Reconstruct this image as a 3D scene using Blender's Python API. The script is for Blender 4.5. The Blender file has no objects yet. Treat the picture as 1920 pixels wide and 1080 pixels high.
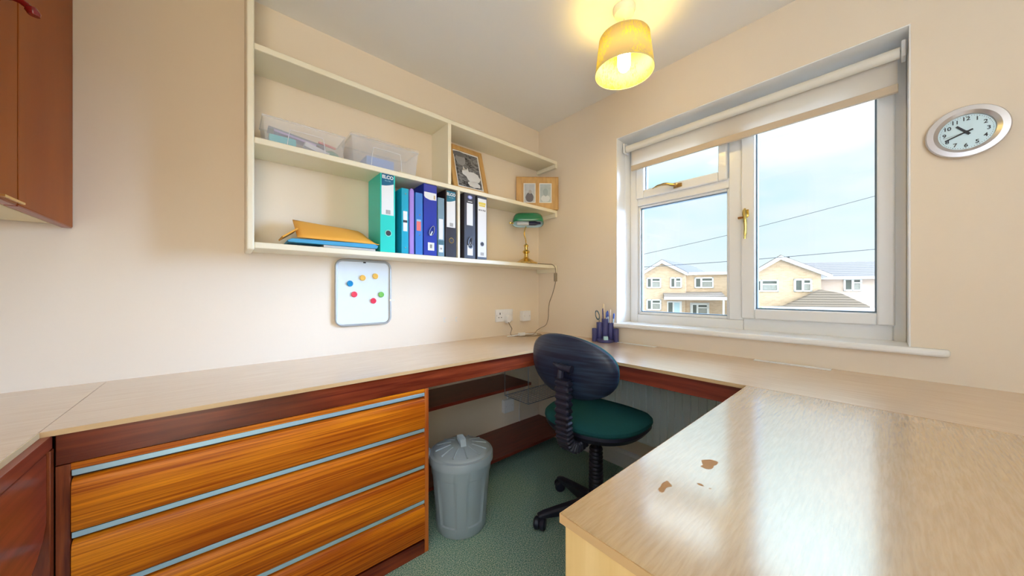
import bpy, bmesh, math, random
from mathutils import Vector, Matrix, Euler
random.seed(7)
S = bpy.context.scene
COL = S.collection
R = math.radians

# ------------------------------------------------------------------ camera
CAM = Vector((-1.817, -1.766, 1.065))
cd = bpy.data.cameras.new('camera'); co = bpy.data.objects.new('camera', cd); COL.objects.link(co)
co.location = CAM
co.rotation_euler = Euler((R(90), 0, R(-41.14)), 'XYZ')
cd.sensor_width = 36; cd.lens = 36*612.4/1920; cd.shift_y = 6/1920
cd.clip_start = .02; cd.clip_end = 500
S.camera = co

# ------------------------------------------------------------------ view
S.view_settings.view_transform = 'Standard'; S.view_settings.look = 'None'
S.view_settings.gamma = 1; S.view_settings.use_curve_mapping = False
S.view_settings.exposure = .93

# ------------------------------------------------------------------ world (hazy bright sky)
w = bpy.data.worlds.new('world'); S.world = w; w.use_nodes = True
nt = w.node_tree; nt.nodes.clear(); N = nt.nodes.new; L = nt.links.new
tc = N('ShaderNodeTexCoord'); sp = N('ShaderNodeSeparateXYZ'); L(tc.outputs['Generated'], sp.inputs[0])
rs = N('ShaderNodeValToRGB'); L(sp.outputs['Z'], rs.inputs[0])       # brightness by elevation
e = rs.color_ramp.elements
e[0].position = 0.0; e[0].color = (.74, .76, .76, 1)
e[1].position = 1.0; e[1].color = (.95, 1.08, 1.25, 1)
for p, c in ((.03, (.80, .90, .93, 1)), (.2, (.62, .86, .92, 1)), (.38, (.58, .84, .93, 1))):
    k = e.new(p); k.color = c
rg = N('ShaderNodeMapRange'); rg.inputs[1].default_value = .28; rg.inputs[2].default_value = .52
rg.inputs[3].default_value = .62; rg.inputs[4].default_value = 1.9; L(sp.outputs['Z'], rg.inputs[0])
nz = N('ShaderNodeTexNoise'); nz.inputs['Scale'].default_value = 2.6; nz.inputs['Detail'].default_value = 5
mp = N('ShaderNodeMapping'); mp.inputs['Scale'].default_value = (1, 1, 3.2); mp.inputs['Location'].default_value = (.3, .9, .2)
L(tc.outputs['Generated'], mp.inputs[0]); L(mp.outputs[0], nz.inputs[0])
cr = N('ShaderNodeMapRange'); cr.inputs[1].default_value = .44; cr.inputs[2].default_value = .66; L(nz.outputs[0], cr.inputs[0])
mx = N('ShaderNodeMixRGB'); L(cr.outputs[0], mx.inputs[0]); L(rs.outputs[0], mx.inputs[1]); mx.inputs[2].default_value = (.84, .90, .94, 1)
bg = N('ShaderNodeBackground'); L(mx.outputs[0], bg.inputs[0]); 
# added off-view glow in the sky, put there to light the shelf wall
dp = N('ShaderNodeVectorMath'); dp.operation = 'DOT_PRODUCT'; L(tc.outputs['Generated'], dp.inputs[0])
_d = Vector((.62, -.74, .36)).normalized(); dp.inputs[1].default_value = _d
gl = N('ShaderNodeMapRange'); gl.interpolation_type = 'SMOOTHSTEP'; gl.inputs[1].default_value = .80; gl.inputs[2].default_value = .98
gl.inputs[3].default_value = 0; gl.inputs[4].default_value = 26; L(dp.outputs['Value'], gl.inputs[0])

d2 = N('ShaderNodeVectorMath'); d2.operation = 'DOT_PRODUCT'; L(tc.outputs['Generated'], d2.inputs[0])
_d = Vector((-.30, -.82, -.48)).normalized(); d2.inputs[1].default_value = _d          # added warm fill glow behind the camera, lifting ceiling and upper walls
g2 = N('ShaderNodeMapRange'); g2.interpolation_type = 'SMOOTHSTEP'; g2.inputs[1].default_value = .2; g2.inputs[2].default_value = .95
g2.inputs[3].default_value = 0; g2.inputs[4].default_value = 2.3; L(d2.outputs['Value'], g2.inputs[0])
L(rg.outputs[0], bg.inputs[1])
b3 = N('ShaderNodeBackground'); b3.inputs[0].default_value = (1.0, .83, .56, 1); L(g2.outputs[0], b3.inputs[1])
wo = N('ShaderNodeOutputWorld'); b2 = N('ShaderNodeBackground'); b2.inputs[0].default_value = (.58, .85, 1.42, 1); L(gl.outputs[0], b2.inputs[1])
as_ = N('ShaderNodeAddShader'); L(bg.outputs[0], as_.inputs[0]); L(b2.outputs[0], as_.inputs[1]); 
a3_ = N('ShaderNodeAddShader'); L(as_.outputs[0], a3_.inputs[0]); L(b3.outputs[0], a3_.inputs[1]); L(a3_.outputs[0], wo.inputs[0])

# ------------------------------------------------------------------ sun (behind the house, lights the fronts across the road)
sd = bpy.data.lights.new('sun', 'SUN'); sd.energy = .7; sd.angle = R(1.0); sd.color = (1, .93, .82)
so = bpy.data.objects.new('sun', sd); COL.objects.link(so)
so.rotation_euler = Vector((.80, -.38, -.52)).to_track_quat('-Z', 'Y').to_euler()
so.location = (-6, 4, 6)

# ================================================================== helpers
def nodes(name):
    m = bpy.data.materials.new(name); m.use_nodes = True
    t = m.node_tree; b = t.nodes['Principled BSDF']
    return m, t, b
def mat(name, col, rough=.5, metal=0.0, bump=0.0, bscale=80, spec=.5, var=0.0, vscale=6, emit=None, es=0, coat=0, trans=0):
    m, t, b = nodes(name)
    b.inputs['Base Color'].default_value = (*col, 1); b.inputs['Roughness'].default_value = rough
    b.inputs['Metallic'].default_value = metal; b.inputs['Specular IOR Level'].default_value = spec
    b.inputs['Coat Weight'].default_value = coat
    if emit: b.inputs['Emission Color'].default_value = (*emit, 1); b.inputs['Emission Strength'].default_value = es
    if var or bump:
        c = t.nodes.new('ShaderNodeTexCoord')
    if var:
        n = t.nodes.new('ShaderNodeTexNoise'); n.inputs['Scale'].default_value = vscale; n.inputs['Detail'].default_value = 4
        t.links.new(c.outputs['Object'], n.inputs[0])
        x = t.nodes.new('ShaderNodeMixRGB'); x.inputs[1].default_value = (*[v*(1-var) for v in col], 1); x.inputs[2].default_value = (*[min(1, v*(1+var)) for v in col], 1)
        t.links.new(n.outputs[0], x.inputs[0]); t.links.new(x.outputs[0], b.inputs['Base Color'])
    if bump:
        n2 = t.nodes.new('ShaderNodeTexNoise'); n2.inputs['Scale'].default_value = bscale; n2.inputs['Detail'].default_value = 3
        t.links.new(c.outputs['Object'], n2.inputs[0])
        bp = t.nodes.new('ShaderNodeBump'); bp.inputs['Strength'].default_value = bump; bp.inputs['Distance'].default_value = .002
        t.links.new(n2.outputs[0], bp.inputs['Height']); t.links.new(bp.outputs[0], b.inputs['Normal'])
    return m
def wood(name, c1, c2, sc=(2, 40, 40), rough=.35, bump=.1, contrast=(.35, .65), spec=.5, c3=None, coat=0, bdist=.001, big=None):
    m, t, b = nodes(name); A = t.nodes.new; K = t.links.new
    c = A('ShaderNodeTexCoord'); mp = A('ShaderNodeMapping'); mp.inputs['Scale'].default_value = sc; K(c.outputs['Object'], mp.inputs[0])
    n = A('ShaderNodeTexNoise'); n.inputs['Scale'].default_value = 1; n.inputs['Detail'].default_value = 6; n.inputs['Roughness'].default_value = .6; n.inputs['Distortion'].default_value = .4
    K(mp.outputs[0], n.inputs[0])
    r = A('ShaderNodeValToRGB'); K(n.outputs[0], r.inputs[0]); el = r.color_ramp.elements
    el[0].position = contrast[0]; el[0].color = (*c1, 1); el[1].position = contrast[1]; el[1].color = (*c2, 1)
    out = r.outputs[0]
    if big:
        n3 = A('ShaderNodeTexNoise'); n3.inputs['Scale'].default_value = big[0]; n3.inputs['Detail'].default_value = 2
        m3 = A('ShaderNodeMapping'); m3.inputs['Scale'].default_value = big[2]; K(c.outputs['Object'], m3.inputs[0]); K(m3.outputs[0], n3.inputs[0])
        x = A('ShaderNodeMixRGB'); x.blend_type = 'MULTIPLY'; K(out, x.inputs[1]); x.inputs[2].default_value = (*big[1], 1)
        q = A('ShaderNodeMapRange'); q.inputs[1].default_value = .4; q.inputs[2].default_value = .62; K(n3.outputs[0], q.inputs[0]); K(q.outputs[0], x.inputs[0]); out = x.outputs[0]
    K(out, b.inputs['Base Color'])
    b.inputs['Roughness'].default_value = rough; b.inputs['Specular IOR Level'].default_value = spec; b.inputs['Coat Weight'].default_value = coat
    bp = A('ShaderNodeBump'); bp.inputs['Strength'].default_value = bump; bp.inputs['Distance'].default_value = bdist
    K(n.outputs[0], bp.inputs['Height']); K(bp.outputs[0], b.inputs['Normal'])
    return m
def mixmat(name, parts):   # parts: list of (kind, colour, roughness, weight)
    m = bpy.data.materials.new(name); m.use_nodes = True; t = m.node_tree; t.nodes.clear()
    prev = None; tot = 0
    for kind, c, r, wgt in parts:
        if kind == 'transparent': s = t.nodes.new('ShaderNodeBsdfTransparent')
        elif kind == 'diffuse': s = t.nodes.new('ShaderNodeBsdfDiffuse')
        elif kind == 'translucent': s = t.nodes.new('ShaderNodeBsdfTranslucent')
        else: s = t.nodes.new('ShaderNodeBsdfGlossy'); s.inputs['Roughness'].default_value = r
        s.inputs['Color'].default_value = (*c, 1)
        tot += wgt
        if prev is None: prev = s
        else:
            x = t.nodes.new('ShaderNodeMixShader'); x.inputs[0].default_value = wgt/tot
            t.links.new(prev.outputs[0], x.inputs[1]); t.links.new(s.outputs[0], x.inputs[2]); prev = x
    o = t.nodes.new('ShaderNodeOutputMaterial'); t.links.new(prev.outputs[0], o.inputs[0])
    return m

class MB:
    """collects shapes, builds ONE mesh object"""
    def __init__(s): s.v = []; s.f = []; s.M = Matrix.Identity(4)
    def add(s, vs, fs):
        n = len(s.v); s.v += [tuple(s.M @ Vector(p)) for p in vs]; s.f += [tuple(i+n for i in q) for q in fs]; return s
    def box(s, x0, x1, y0, y1, z0, z1):
        x0, x1 = min(x0, x1), max(x0, x1); y0, y1 = min(y0, y1), max(y0, y1); z0, z1 = min(z0, z1), max(z0, z1)
        return s.add([(x0,y0,z0),(x1,y0,z0),(x1,y1,z0),(x0,y1,z0),(x0,y0,z1),(x1,y0,z1),(x1,y1,z1),(x0,y1,z1)],
            [(0,3,2,1),(4,5,6,7),(0,1,5,4),(1,2,6,5),(2,3,7,6),(3,0,4,7)])
    def prism(s, poly, a, b, axis='z'):
        """poly: 2D points; axis z: (x,y), axis x: (y,z), axis y: (x,z)"""
        def p(q, h): return {'z': (q[0], q[1], h), 'x': (h, q[0], q[1]), 'y': (q[0], h, q[1])}[axis]
        n = len(poly); vs = [p(q, a) for q in poly]+[p(q, b) for q in poly]
        fs = [tuple(range(n)), tuple(range(2*n-1, n-1, -1))]+[(i, i+n, (i+1) % n+n, (i+1) % n) for i in range(n)]
        return s.add(vs, fs)
    def lathe(s, prof, c=(0, 0, 0), seg=32, axis='z', cap=True):
        """prof: list of (radius, height)"""
        vs = []; fs = []
        for r, h in prof:
            for k in range(seg):
                a = 2*math.pi*k/seg; x, y = r*math.cos(a), r*math.sin(a)
                q = {'z': (x, y, h), 'x': (h, x, y), 'y': (x, h, y)}[axis]
                vs.append((q[0]+c[0], q[1]+c[1], q[2]+c[2]))
        for i in range(len(prof)-1):
            for k in range(seg):
                fs.append((i*seg+k, i*seg+(k+1) % seg, (i+1)*seg+(k+1) % seg, (i+1)*seg+k))
        if cap:
            fs.append(tuple(range(seg-1, -1, -1))); n = (len(prof)-1)*seg; fs.append(tuple(range(n, n+seg)))
        return s.add(vs, fs)
    def tube(s, pts, r, seg=8, smooth=0):
        pts = [Vector(p) for p in pts]
        if smooth:
            out = []
            for i in range(len(pts)-1):
                p0 = pts[max(i-1, 0)]; p1 = pts[i]; p2 = pts[i+1]; p3 = pts[min(i+2, len(pts)-1)]
                for k in range(smooth):
                    t = k/smooth
                    out.append(.5*((2*p1)+(-p0+p2)*t+(2*p0-5*p1+4*p2-p3)*t*t+(-p0+3*p1-3*p2+p3)*t**3))
            out.append(pts[-1]); pts = out
        rr = r if isinstance(r, (list, tuple)) else None
        vs = []; fs = []; up = Vector((0, 0, 1)); n = len(pts)
        d0 = (pts[1]-pts[0]).normalized()
        u = d0.orthogonal().normalized()
        for i, p in enumerate(pts):
            d = (pts[min(i+1, n-1)]-pts[max(i-1, 0)]).normalized()
            u = (u-d*u.dot(d)).normalized(); v = d.cross(u)
            ra = r if rr is None else rr[min(int(i*(len(rr)-1)/max(1, n-1)+.5), len(rr)-1)]
            for k in range(seg):
                a = 2*math.pi*k/seg; vs.append(tuple(p+ra*(u*math.cos(a)+v*math.sin(a))))
        for i in range(n-1):
            for k in range(seg):
                fs.append((i*seg+k, i*seg+(k+1) % seg, (i+1)*seg+(k+1) % seg, (i+1)*seg+k))
        fs.append(tuple(range(seg-1, -1, -1))); fs.append(tuple(range((n-1)*seg, n*seg)))
        return s.add(vs, fs)
    def build(s, name, m, parent=None, bevel=0, smooth=False, seg=2, sub=0, label=None, solid=0, off=None):
        me = bpy.data.meshes.new(name); me.from_pydata(s.v, [], s.f)
        bm = bmesh.new(); bm.from_mesh(me); bmesh.ops.recalc_face_normals(bm, faces=bm.faces); bm.to_mesh(me); bm.free()
        me.materials.append(m)
        o = bpy.data.objects.new(name, me); COL.objects.link(o)
        if off is not None: me.transform(Matrix.Translation(-Vector(off)))
        if parent:
            o.parent = parent
        if solid:
            md = o.modifiers.new('s', 'SOLIDIFY'); md.thickness = solid; md.offset = 0
        if bevel:
            md = o.modifiers.new('b', 'BEVEL'); md.width = bevel; md.segments = seg; md.limit_method = 'ANGLE'; md.angle_limit = R(40)
            if not smooth: md.harden_normals = False
        if sub:
            md = o.modifiers.new('u', 'SUBSURF'); md.levels = sub; md.render_levels = sub
        if smooth or bevel:
            for p in me.polygons: p.use_smooth = True
            if not smooth or smooth == 'auto': me.set_sharp_from_angle(angle=R(35))
        if label: o['label'] = label
        return o
def thing(name, label, cat, loc=(0, 0, 0), rotz=0, group=None):
    o = bpy.data.objects.new(name, None); COL.objects.link(o); o.empty_display_size = .05
    o.location = loc; o.rotation_euler = (0, 0, rotz); o['label'] = label; o['category'] = cat
    if group: o['group'] = group
    return o
def tag(o, label, cat, group=None):
    o['label'] = label; o['category'] = cat
    if group: o['group'] = group
    return o
def struct(o, label=None, cat=None):
    o['kind'] = 'structure'
    if label: o['label'] = label
    if cat: o['category'] = cat
    return o
def text(s, size, loc, right, up, m, name, parent, depth=.0004, align='CENTER', off=None, bold=0):
    cu = bpy.data.curves.new(name, 'FONT'); cu.body = s; cu.size = size; cu.align_x = align; cu.align_y = 'CENTER'; cu.extrude = depth
    cu.offset = bold
    tmp = bpy.data.objects.new('tmp', cu); COL.objects.link(tmp)
    bpy.context.view_layer.update()
    me = bpy.data.meshes.new_from_object(tmp.evaluated_get(bpy.context.evaluated_depsgraph_get()))
    bpy.data.objects.remove(tmp)
    r = Vector(right).normalized(); u = Vector(up).normalized(); n = r.cross(u)
    M = Matrix((( r.x, u.x, n.x, loc[0]), (r.y, u.y, n.y, loc[1]), (r.z, u.z, n.z, loc[2]), (0, 0, 0, 1)))
    me.transform(M)
    if off is not None: me.transform(Matrix.Translation(-Vector(off)))
    me.materials.clear(); me.materials.append(m)
    o = bpy.data.objects.new(name, me); COL.objects.link(o)
    if parent: o.parent = parent
    return o

# ================================================================== materials
M = {}
M['wall'] = mat('magnolia_wall', (.83, .71, .55), .75, bump=.12, bscale=60, var=.015, vscale=1.5)
M['ceiling'] = mat('ceiling_paint', (.88, .85, .80), .85, bump=.1, bscale=90)
M['white_gloss'] = mat('white_gloss_paint', (.86, .85, .81), .25)
M['upvc'] = mat('white_upvc', (.84, .83, .80), .22)
M['shelf'] = mat('cream_paint', (.86, .79, .60), .38, bump=.05, bscale=40)
M['dark'] = mat('dark_gap', (.03, .03, .035), .6)
M['steel_glass_spacer'] = mat('pane_spacer', (.16, .22, .27), .5)
def carpet():
    m, t, b = nodes('green_carpet'); A = t.nodes.new; K = t.links.new
    c = A('ShaderNodeTexCoord')
    n = A('ShaderNodeTexNoise'); n.inputs['Scale'].default_value = 240; n.inputs['Detail'].default_value = 3; K(c.outputs['Object'], n.inputs[0])
    r = A('ShaderNodeValToRGB'); K(n.outputs[0], r.inputs[0]); e = r.color_ramp.elements
    e[0].position = .36; e[0].color = (.10, .24, .20, 1); e[1].position = .66; e[1].color = (.70, .74, .60, 1)
    k = e.new(.5); k.color = (.27, .47, .385, 1)
    K(r.outputs[0], b.inputs['Base Color']); b.inputs['Roughness'].default_value = 1; b.inputs['Specular IOR Level'].default_value = .1
    bp = A('ShaderNodeBump'); bp.inputs['Strength'].default_value = .8; bp.inputs['Distance'].default_value = .004
    n2 = A('ShaderNodeTexNoise'); n2.inputs['Scale'].default_value = 160; K(c.outputs['Object'], n2.inputs[0])
    K(n2.outputs[0], bp.inputs['Height']); K(bp.outputs[0], b.inputs['Normal'])
    return m
M['carpet'] = carpet()
BEECH1, BEECH2 = (.60, .40, .235), (.70, .50, .32)
M['beech_x'] = wood('beech_laminate_long', BEECH1, BEECH2, (6, 160, 160), .3, .05, spec=.4)
M['beech_y'] = wood('beech_laminate_cross', BEECH1, BEECH2, (160, 6, 160), .3, .05, spec=.4)
M['beech_z'] = wood('beech_panel_upright', (.66, .42, .16), (.74, .50, .22), (30, 30, 1.2), .45, .04, spec=.3)
M['beech_edge'] = wood('beech_edging', (.60, .38, .18), (.68, .46, .24), (3, 3, 60), .4, .05, spec=.4)
def desk_mat():      # textured, glossy top with two worn marks
    m = wood('glossy_beech_desktop', (.50, .31, .14), (.60, .40, .20), (22, 240, 60), .24, .7, (.38, .62), spec=.5, bdist=.0008)
    m.node_tree.nodes['Principled BSDF'].inputs['Coat Weight'].default_value = 1; m.node_tree.nodes['Principled BSDF'].inputs['Coat IOR'].default_value = 3.2; m.node_tree.nodes['Principled BSDF'].inputs['Coat Roughness'].default_value = .16
    t = m.node_tree; A = t.nodes.new; K = t.links.new; b = t.nodes['Principled BSDF']
    src = b.inputs['Base Color'].links[0].from_socket
    c = A('ShaderNodeTexCoord'); n = A('ShaderNodeTexNoise'); n.inputs['Scale'].default_value = 30; K(c.outputs['Object'], n.inputs[0])
    tot = None
    for x, y, r, sx, sy in ((-1.166, -1.555, .019, 1, 1.6), (-1.245, -1.585, .014, 1.7, 1), (-1.30, -1.535, .010, .35, 2.4)):
        mp = A('ShaderNodeMapping'); mp.vector_type = 'POINT'; mp.inputs['Location'].default_value = (-x*sx, -y*sy, 0); mp.inputs['Scale'].default_value = (sx, sy, 0)
        K(c.outputs['Object'], mp.inputs[0])
        ln = A('ShaderNodeVectorMath'); ln.operation = 'LENGTH'; K(mp.outputs[0], ln.inputs[0])
        ad = A('ShaderNodeMath'); ad.operation = 'MULTIPLY_ADD'; K(n.outputs[0], ad.inputs[0]); ad.inputs[1].default_value = .08; K(ln.outputs['Value'], ad.inputs[2])
        lt = A('ShaderNodeMath'); lt.operation = 'LESS_THAN'; K(ad.outputs[0], lt.inputs[0]); lt.inputs[1].default_value = r+.036
        if tot is None: tot = lt
        else:
            mxn = A('ShaderNodeMath'); mxn.operation = 'MAXIMUM'; K(tot.outputs[0], mxn.inputs[0]); K(lt.outputs[0], mxn.inputs[1]); tot = mxn
    x = A('ShaderNodeMixRGB'); K(tot.outputs[0], x.inputs[0]); K(src, x.inputs[1]); x.inputs[2].default_value = (.48, .26, .11, 1); K(x.outputs[0], b.inputs['Base Color'])
    q = A('ShaderNodeMapRange'); q.inputs[3].default_value = .27; q.inputs[4].default_value = .6; K(tot.outputs[0], q.inputs[0]); K(q.outputs[0], b.inputs['Roughness'])
    iv = A('ShaderNodeMath'); iv.operation = 'SUBTRACT'; iv.inputs[0].default_value = 1; K(tot.outputs[0], iv.inputs[1]); K(iv.outputs[0], b.inputs['Coat Weight'])
    return m
M['desk'] = desk_mat()
for k_ in ('beech_x', 'beech_y'):
    b_ = M[k_].node_tree.nodes['Principled BSDF']; b_.inputs['Coat Weight'].default_value = 1; b_.inputs['Coat IOR'].default_value = 3.0; b_.inputs['Coat Roughness'].default_value = .2
M['mahog_x'] = wood('red_mahogany_rail', (.13, .016, .008), (.34, .060, .018), (2.5, 60, 60), .27, .12, (.3, .7), big=(1.0, (.45, .35, .35), (2.5, 6, 12)))
M['mahog_y'] = wood('red_mahogany_side', (.18, .026, .014), (.36, .065, .03), (60, 2.5, 60), .3, .12, (.3, .7))
M['mahog_z'] = wood('red_mahogany_upright', (.12, .014, .006), (.38, .085, .018), (50, 50, 3), .3, .12, (.35, .7))
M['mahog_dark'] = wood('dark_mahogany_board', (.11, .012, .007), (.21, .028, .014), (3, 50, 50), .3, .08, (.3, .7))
M['drawer'] = wood('golden_drawer_front', (.38, .065, .002), (.84, .265, .008), (2.2, 130, 170), .38, .3, (.34, .60), spec=.32, big=(1.0, (.72, .55, .45), (1.4, 5, 9)))
M['cupboard'] = wood('brown_cupboard_door', (.31, .068, .002), (.38, .095, .003), (40, 6, 1.2), .42, .06, (.3, .7), spec=.22, big=(1.0, (.85, .72, .7), (5, 3, .8)))
M['blue_metal'] = mat('pale_blue_metal_strip', (.42, .60, .70), .3, metal=.35)
M['chrome'] = mat('chrome', (.75, .75, .76), .18, metal=1)
M['brass'] = mat('polished_brass', (.80, .58, .20), .16, metal=1)
M['gold'] = mat('gold_handle', (.85, .66, .22), .22, metal=1)
M['black_plastic'] = mat('black_plastic', (.013, .014, .034), .42, bump=.1, bscale=200)
def shell_mat():
    m, t, b = nodes('dark_blue_shell'); A = t.nodes.new; K = t.links.new
    c = A('ShaderNodeTexCoord'); mp = A('ShaderNodeMapping'); mp.inputs['Scale'].default_value = (1, 3, 60); K(c.outputs['Object'], mp.inputs[0])
    n = A('ShaderNodeTexNoise'); n.inputs['Scale'].default_value = 1.6; n.inputs['Detail'].default_value = 5; K(mp.outputs[0], n.inputs[0])
    r = A('ShaderNodeValToRGB'); K(n.outputs[0], r.inputs[0]); e = r.color_ramp.elements
    e[0].position = .45; e[0].color = (.010, .014, .040, 1); e[1].position = .75; e[1].color = (.03, .055, .10, 1)
    K(r.outputs[0], b.inputs['Base Color']); b.inputs['Roughness'].default_value = .42; return m
M['shell'] = shell_mat()
M['green_fabric'] = mat('green_seat_fabric', (.018, .098, .105), .95, bump=.5, bscale=500, spec=.1, var=.2, vscale=300)
M['bin'] = mat('grey_bin_plastic', (.34, .41, .46), .36, bump=.03, bscale=60)
M['white_plastic'] = mat('white_plastic', (.82, .82, .82), .3)
M['radiator'] = mat('radiator_enamel', (.86, .93, .90), .35)
M['cable'] = mat('brown_cable', (.16, .11, .06), .5)
M['paper'] = mat('white_paper', (.80, .80, .78), .6)
M['ink'] = mat('dark_ink', (.03, .03, .04), .6)
M['silver'] = mat('brushed_silver', (.62, .60, .60), .3, metal=.85)

# ================================================================== room shell
H = 2.298; YB = -2.95; XL = -2.72
fl = MB().box(XL, .30, YB, .12, -.1, 0).build('floor', M['carpet']); struct(fl, 'mottled green carpet over the whole floor', 'floor')
ce = MB().box(XL-.1, .30, YB, .12, H, H+.1).build('ceiling', M['ceiling']); struct(ce, 'pale plain ceiling', 'ceiling')
wl = MB().box(XL-.1, .30, 0, .12, -.1, H).build('wall_left', M['wall']); struct(wl, 'magnolia wall carrying the shelves', 'wall')
# window wall with its opening (y -1.822 .. -.668, z .86 .. 2.01)
WY0, WY1, WZ0, WZ1 = -1.824, -.668, .862, 2.010
mb = MB(); mb.box(0, .30, WY1, 0, 0, H); mb.box(0, .30, YB, WY0, 0, H); mb.box(0, .30, WY0, WY1, 0, WZ0-.018); mb.box(0, .30, WY0, WY1, WZ1, H)
wr = mb.build('wall_right', M['wall']); struct(wr, 'magnolia wall with the window and the clock', 'wall')
ww = MB().box(XL-.1, XL, YB, 0, 0, H).build('wall_back', M['wall']); struct(ww, 'magnolia wall behind the wall cupboard', 'wall')
wf_ = MB().box(-1.85, .30, YB-.1, YB, 0, H).build('wall_front', M['wall']); struct(wf_, 'magnolia wall opposite the shelves', 'wall')
# white painted reveal lining
rv = MB(); rv.box(.002, .30, WY1-.004, WY1, WZ0, WZ1); rv.box(.002, .30, WY0, WY0+.004, WZ0, WZ1); rv.box(.002, .30, WY0+.004, WY1-.004, WZ1-.004, WZ1)
struct(rv.build('trim_1', mat('reveal_white', (.90, .89, .86), .5)), 'white painted window reveal', 'trim')
# sill board
sl = MB(); sl.prism([(.165, -.668+.0), (.0, -.668), (.0, -.668+.022), (-.022, -.668+.022), (-.034, -.668+.01), (-.034, -1.895), (-.022, -1.907), (0, -1.907), (0, -1.824), (.165, -1.824)], .845, .870, 'z')
struct(sl.build('trim_2', M['white_gloss'], bevel=.009, seg=4), 'white gloss window sill board', 'window sill')
# skirting
sk = MB(); sk.prism([(0, 0), (-.018, 0), (-.018, .085), (-.012, .10), (0, .105)], -.03, -2.9, 'y')
sk = sk.build('baseboard_right', M['white_gloss']); struct(sk, 'white skirting board under the window', 'baseboard')

# ------------------------------------------------------------------ window
def win():
    root = bpy.data.objects.new('window_1', None); COL.objects.link(root); struct(root, 'white plastic double glazed window with fanlight', 'window')
    X0, X1 = .160, .225
    def ring(y0, y1, z0, z1, t, xa, xb, name, m=M['upvc'], parent=root, bev=.006, tb=None):
        """frame ring: y0>y1 outer, t thickness (l, r, b, t)"""
        l, r, bt, tp = t
        b = MB()
        b.box(xa, xb, y0, y0-l, z0, z1); b.box(xa, xb, y1+r, y1, z0, z1)
        b.box(xa, xb, y0-l, y1+r, z0, z0+bt); b.box(xa, xb, y0-l, y1+r, z1-tp, z1)
        return b.build(name, m, parent, bevel=bev, seg=2)
    zb, zt = .866, 2.004
    fr = MB()
    fr.box(X0, X1, -.673, -.722, zb, zt)                 # left post
    fr.box(X0, X1, -1.785, -1.820, zb, zt)               # right post
    fr.box(X0, X1, -.722, -1.290, zb, .918); fr.box(X0, X1, -1.290, -1.785, zb, .940); fr.box(X0, X1, -.722, -1.785, 1.92, zt)
    fr.box(X0, X1, -1.226, -1.290, .918, 1.93)           # mullion
    fr.box(X0, X1, -.722, -1.226, 1.606, 1.660)          # transom
    fr.build('frame', M['upvc'], root, bevel=.004)
    lb = ring(-.722, -1.226, .918, 1.606, (.012, .012, .016, .012), X0+.012, X0+.05, 'glazing_bead', bev=.004)
    ring(-.735, -1.215, .934, 1.594, (.0045,)*4, X0+.026, X0+.05, 'pane_seal', M['steel_glass_spacer'], lb, bev=0)
    s1 = ring(-.719, -1.222, 1.648, 1.936, (.050, .042, .050, .042), X0-.018, X0+.04, 'sash')
    ring(-.769, -1.180, 1.698, 1.894, (.005,)*4, X0+.012, X0+.035, 'pane_seal', M['steel_glass_spacer'], s1, bev=0)
    s2 = ring(-1.284, -1.790, .928, 1.936, (.056, .048, .048, .048), X0-.018, X0+.04, 'sash')
    ring(-1.340, -1.742, .976, 1.888, (.006,)*4, X0+.012, X0+.035, 'pane_seal', M['steel_glass_spacer'], s2, bev=0)
    G = glass()
    MB().box(X0+.030, X0+.034, -.739, -1.211, .938, 1.590).build('pane', G, lb)
    MB().box(X0+.022, X0+.026, -.774, -1.175, 1.703, 1.889).build('pane', G, s1)
    MB().box(X0+.022, X0+.026, -1.346, -1.736, .982, 1.882).build('pane', G, s2)
    # cockspur handles
    xs = X0-.018
    h = MB(); h.prism([(-1.293, 1.472), (-1.317, 1.472), (-1.318, 1.44), (-1.305, 1.425), (-1.292, 1.44)], xs-.006, xs, 'x')
    h.lathe([(.009, xs-.03), (.009, xs-.004)], (0, -1.305, 1.445), 14, 'x')
    h.tube([(xs-.012, -1.303, 1.476), (xs-.024, -1.304, 1.455), (xs-.034, -1.309, 1.42), (xs-.032, -1.310, 1.37), (xs-.026, -1.306, 1.325)], [.005, .009, .008, .007, .005], 10, 5)
    h.box(xs-.02, xs+.004, -1.275, -1.300, 1.428, 1.438)
    h.build('handle', M['gold'], s2, smooth='auto', label='gold coloured lever handle')
    h = MB(); h.prism([(-.955, 1.688), (-1.0, 1.684), (-1.0, 1.664), (-.955, 1.660)], xs-.006, xs, 'x')
    h.lathe([(.008, xs-.028), (.008, xs-.004)], (0, -.965, 1.674), 14, 'x')
    h.tube([(xs-.022, -.985, 1.676), (xs-.028, -.960, 1.676), (xs-.036, -.925, 1.688), (xs-.034, -.880, 1.690), (xs-.026, -.842, 1.684)], [.005, .009, .008, .006, .003], 10, 5)
    h.build('handle', mat('bronze_handle', (.55, .38, .18), .3, metal=1), s1, smooth='auto', label='bronze coloured lever handle')
    return root
def glass():
    m = bpy.data.materials.new('window_glass'); m.use_nodes = True; t = m.node_tree; t.nodes.clear(); A = t.nodes.new; K = t.links.new
    f = A('ShaderNodeFresnel'); f.inputs[0].default_value = 1.35
    a = A('ShaderNodeBsdfTransparent'); a.inputs[0].default_value = (.96, .985, .98, 1)
    g = A('ShaderNodeBsdfGlossy'); g.inputs['Roughness'].default_value = .01
    x = A('ShaderNodeMixShader'); K(f.outputs[0], x.inputs[0]); K(a.outputs[0], x.inputs[1]); K(g.outputs[0], x.inputs[2])
    o = A('ShaderNodeOutputMaterial'); K(x.outputs[0], o.inputs[0]); return m
win()

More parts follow.
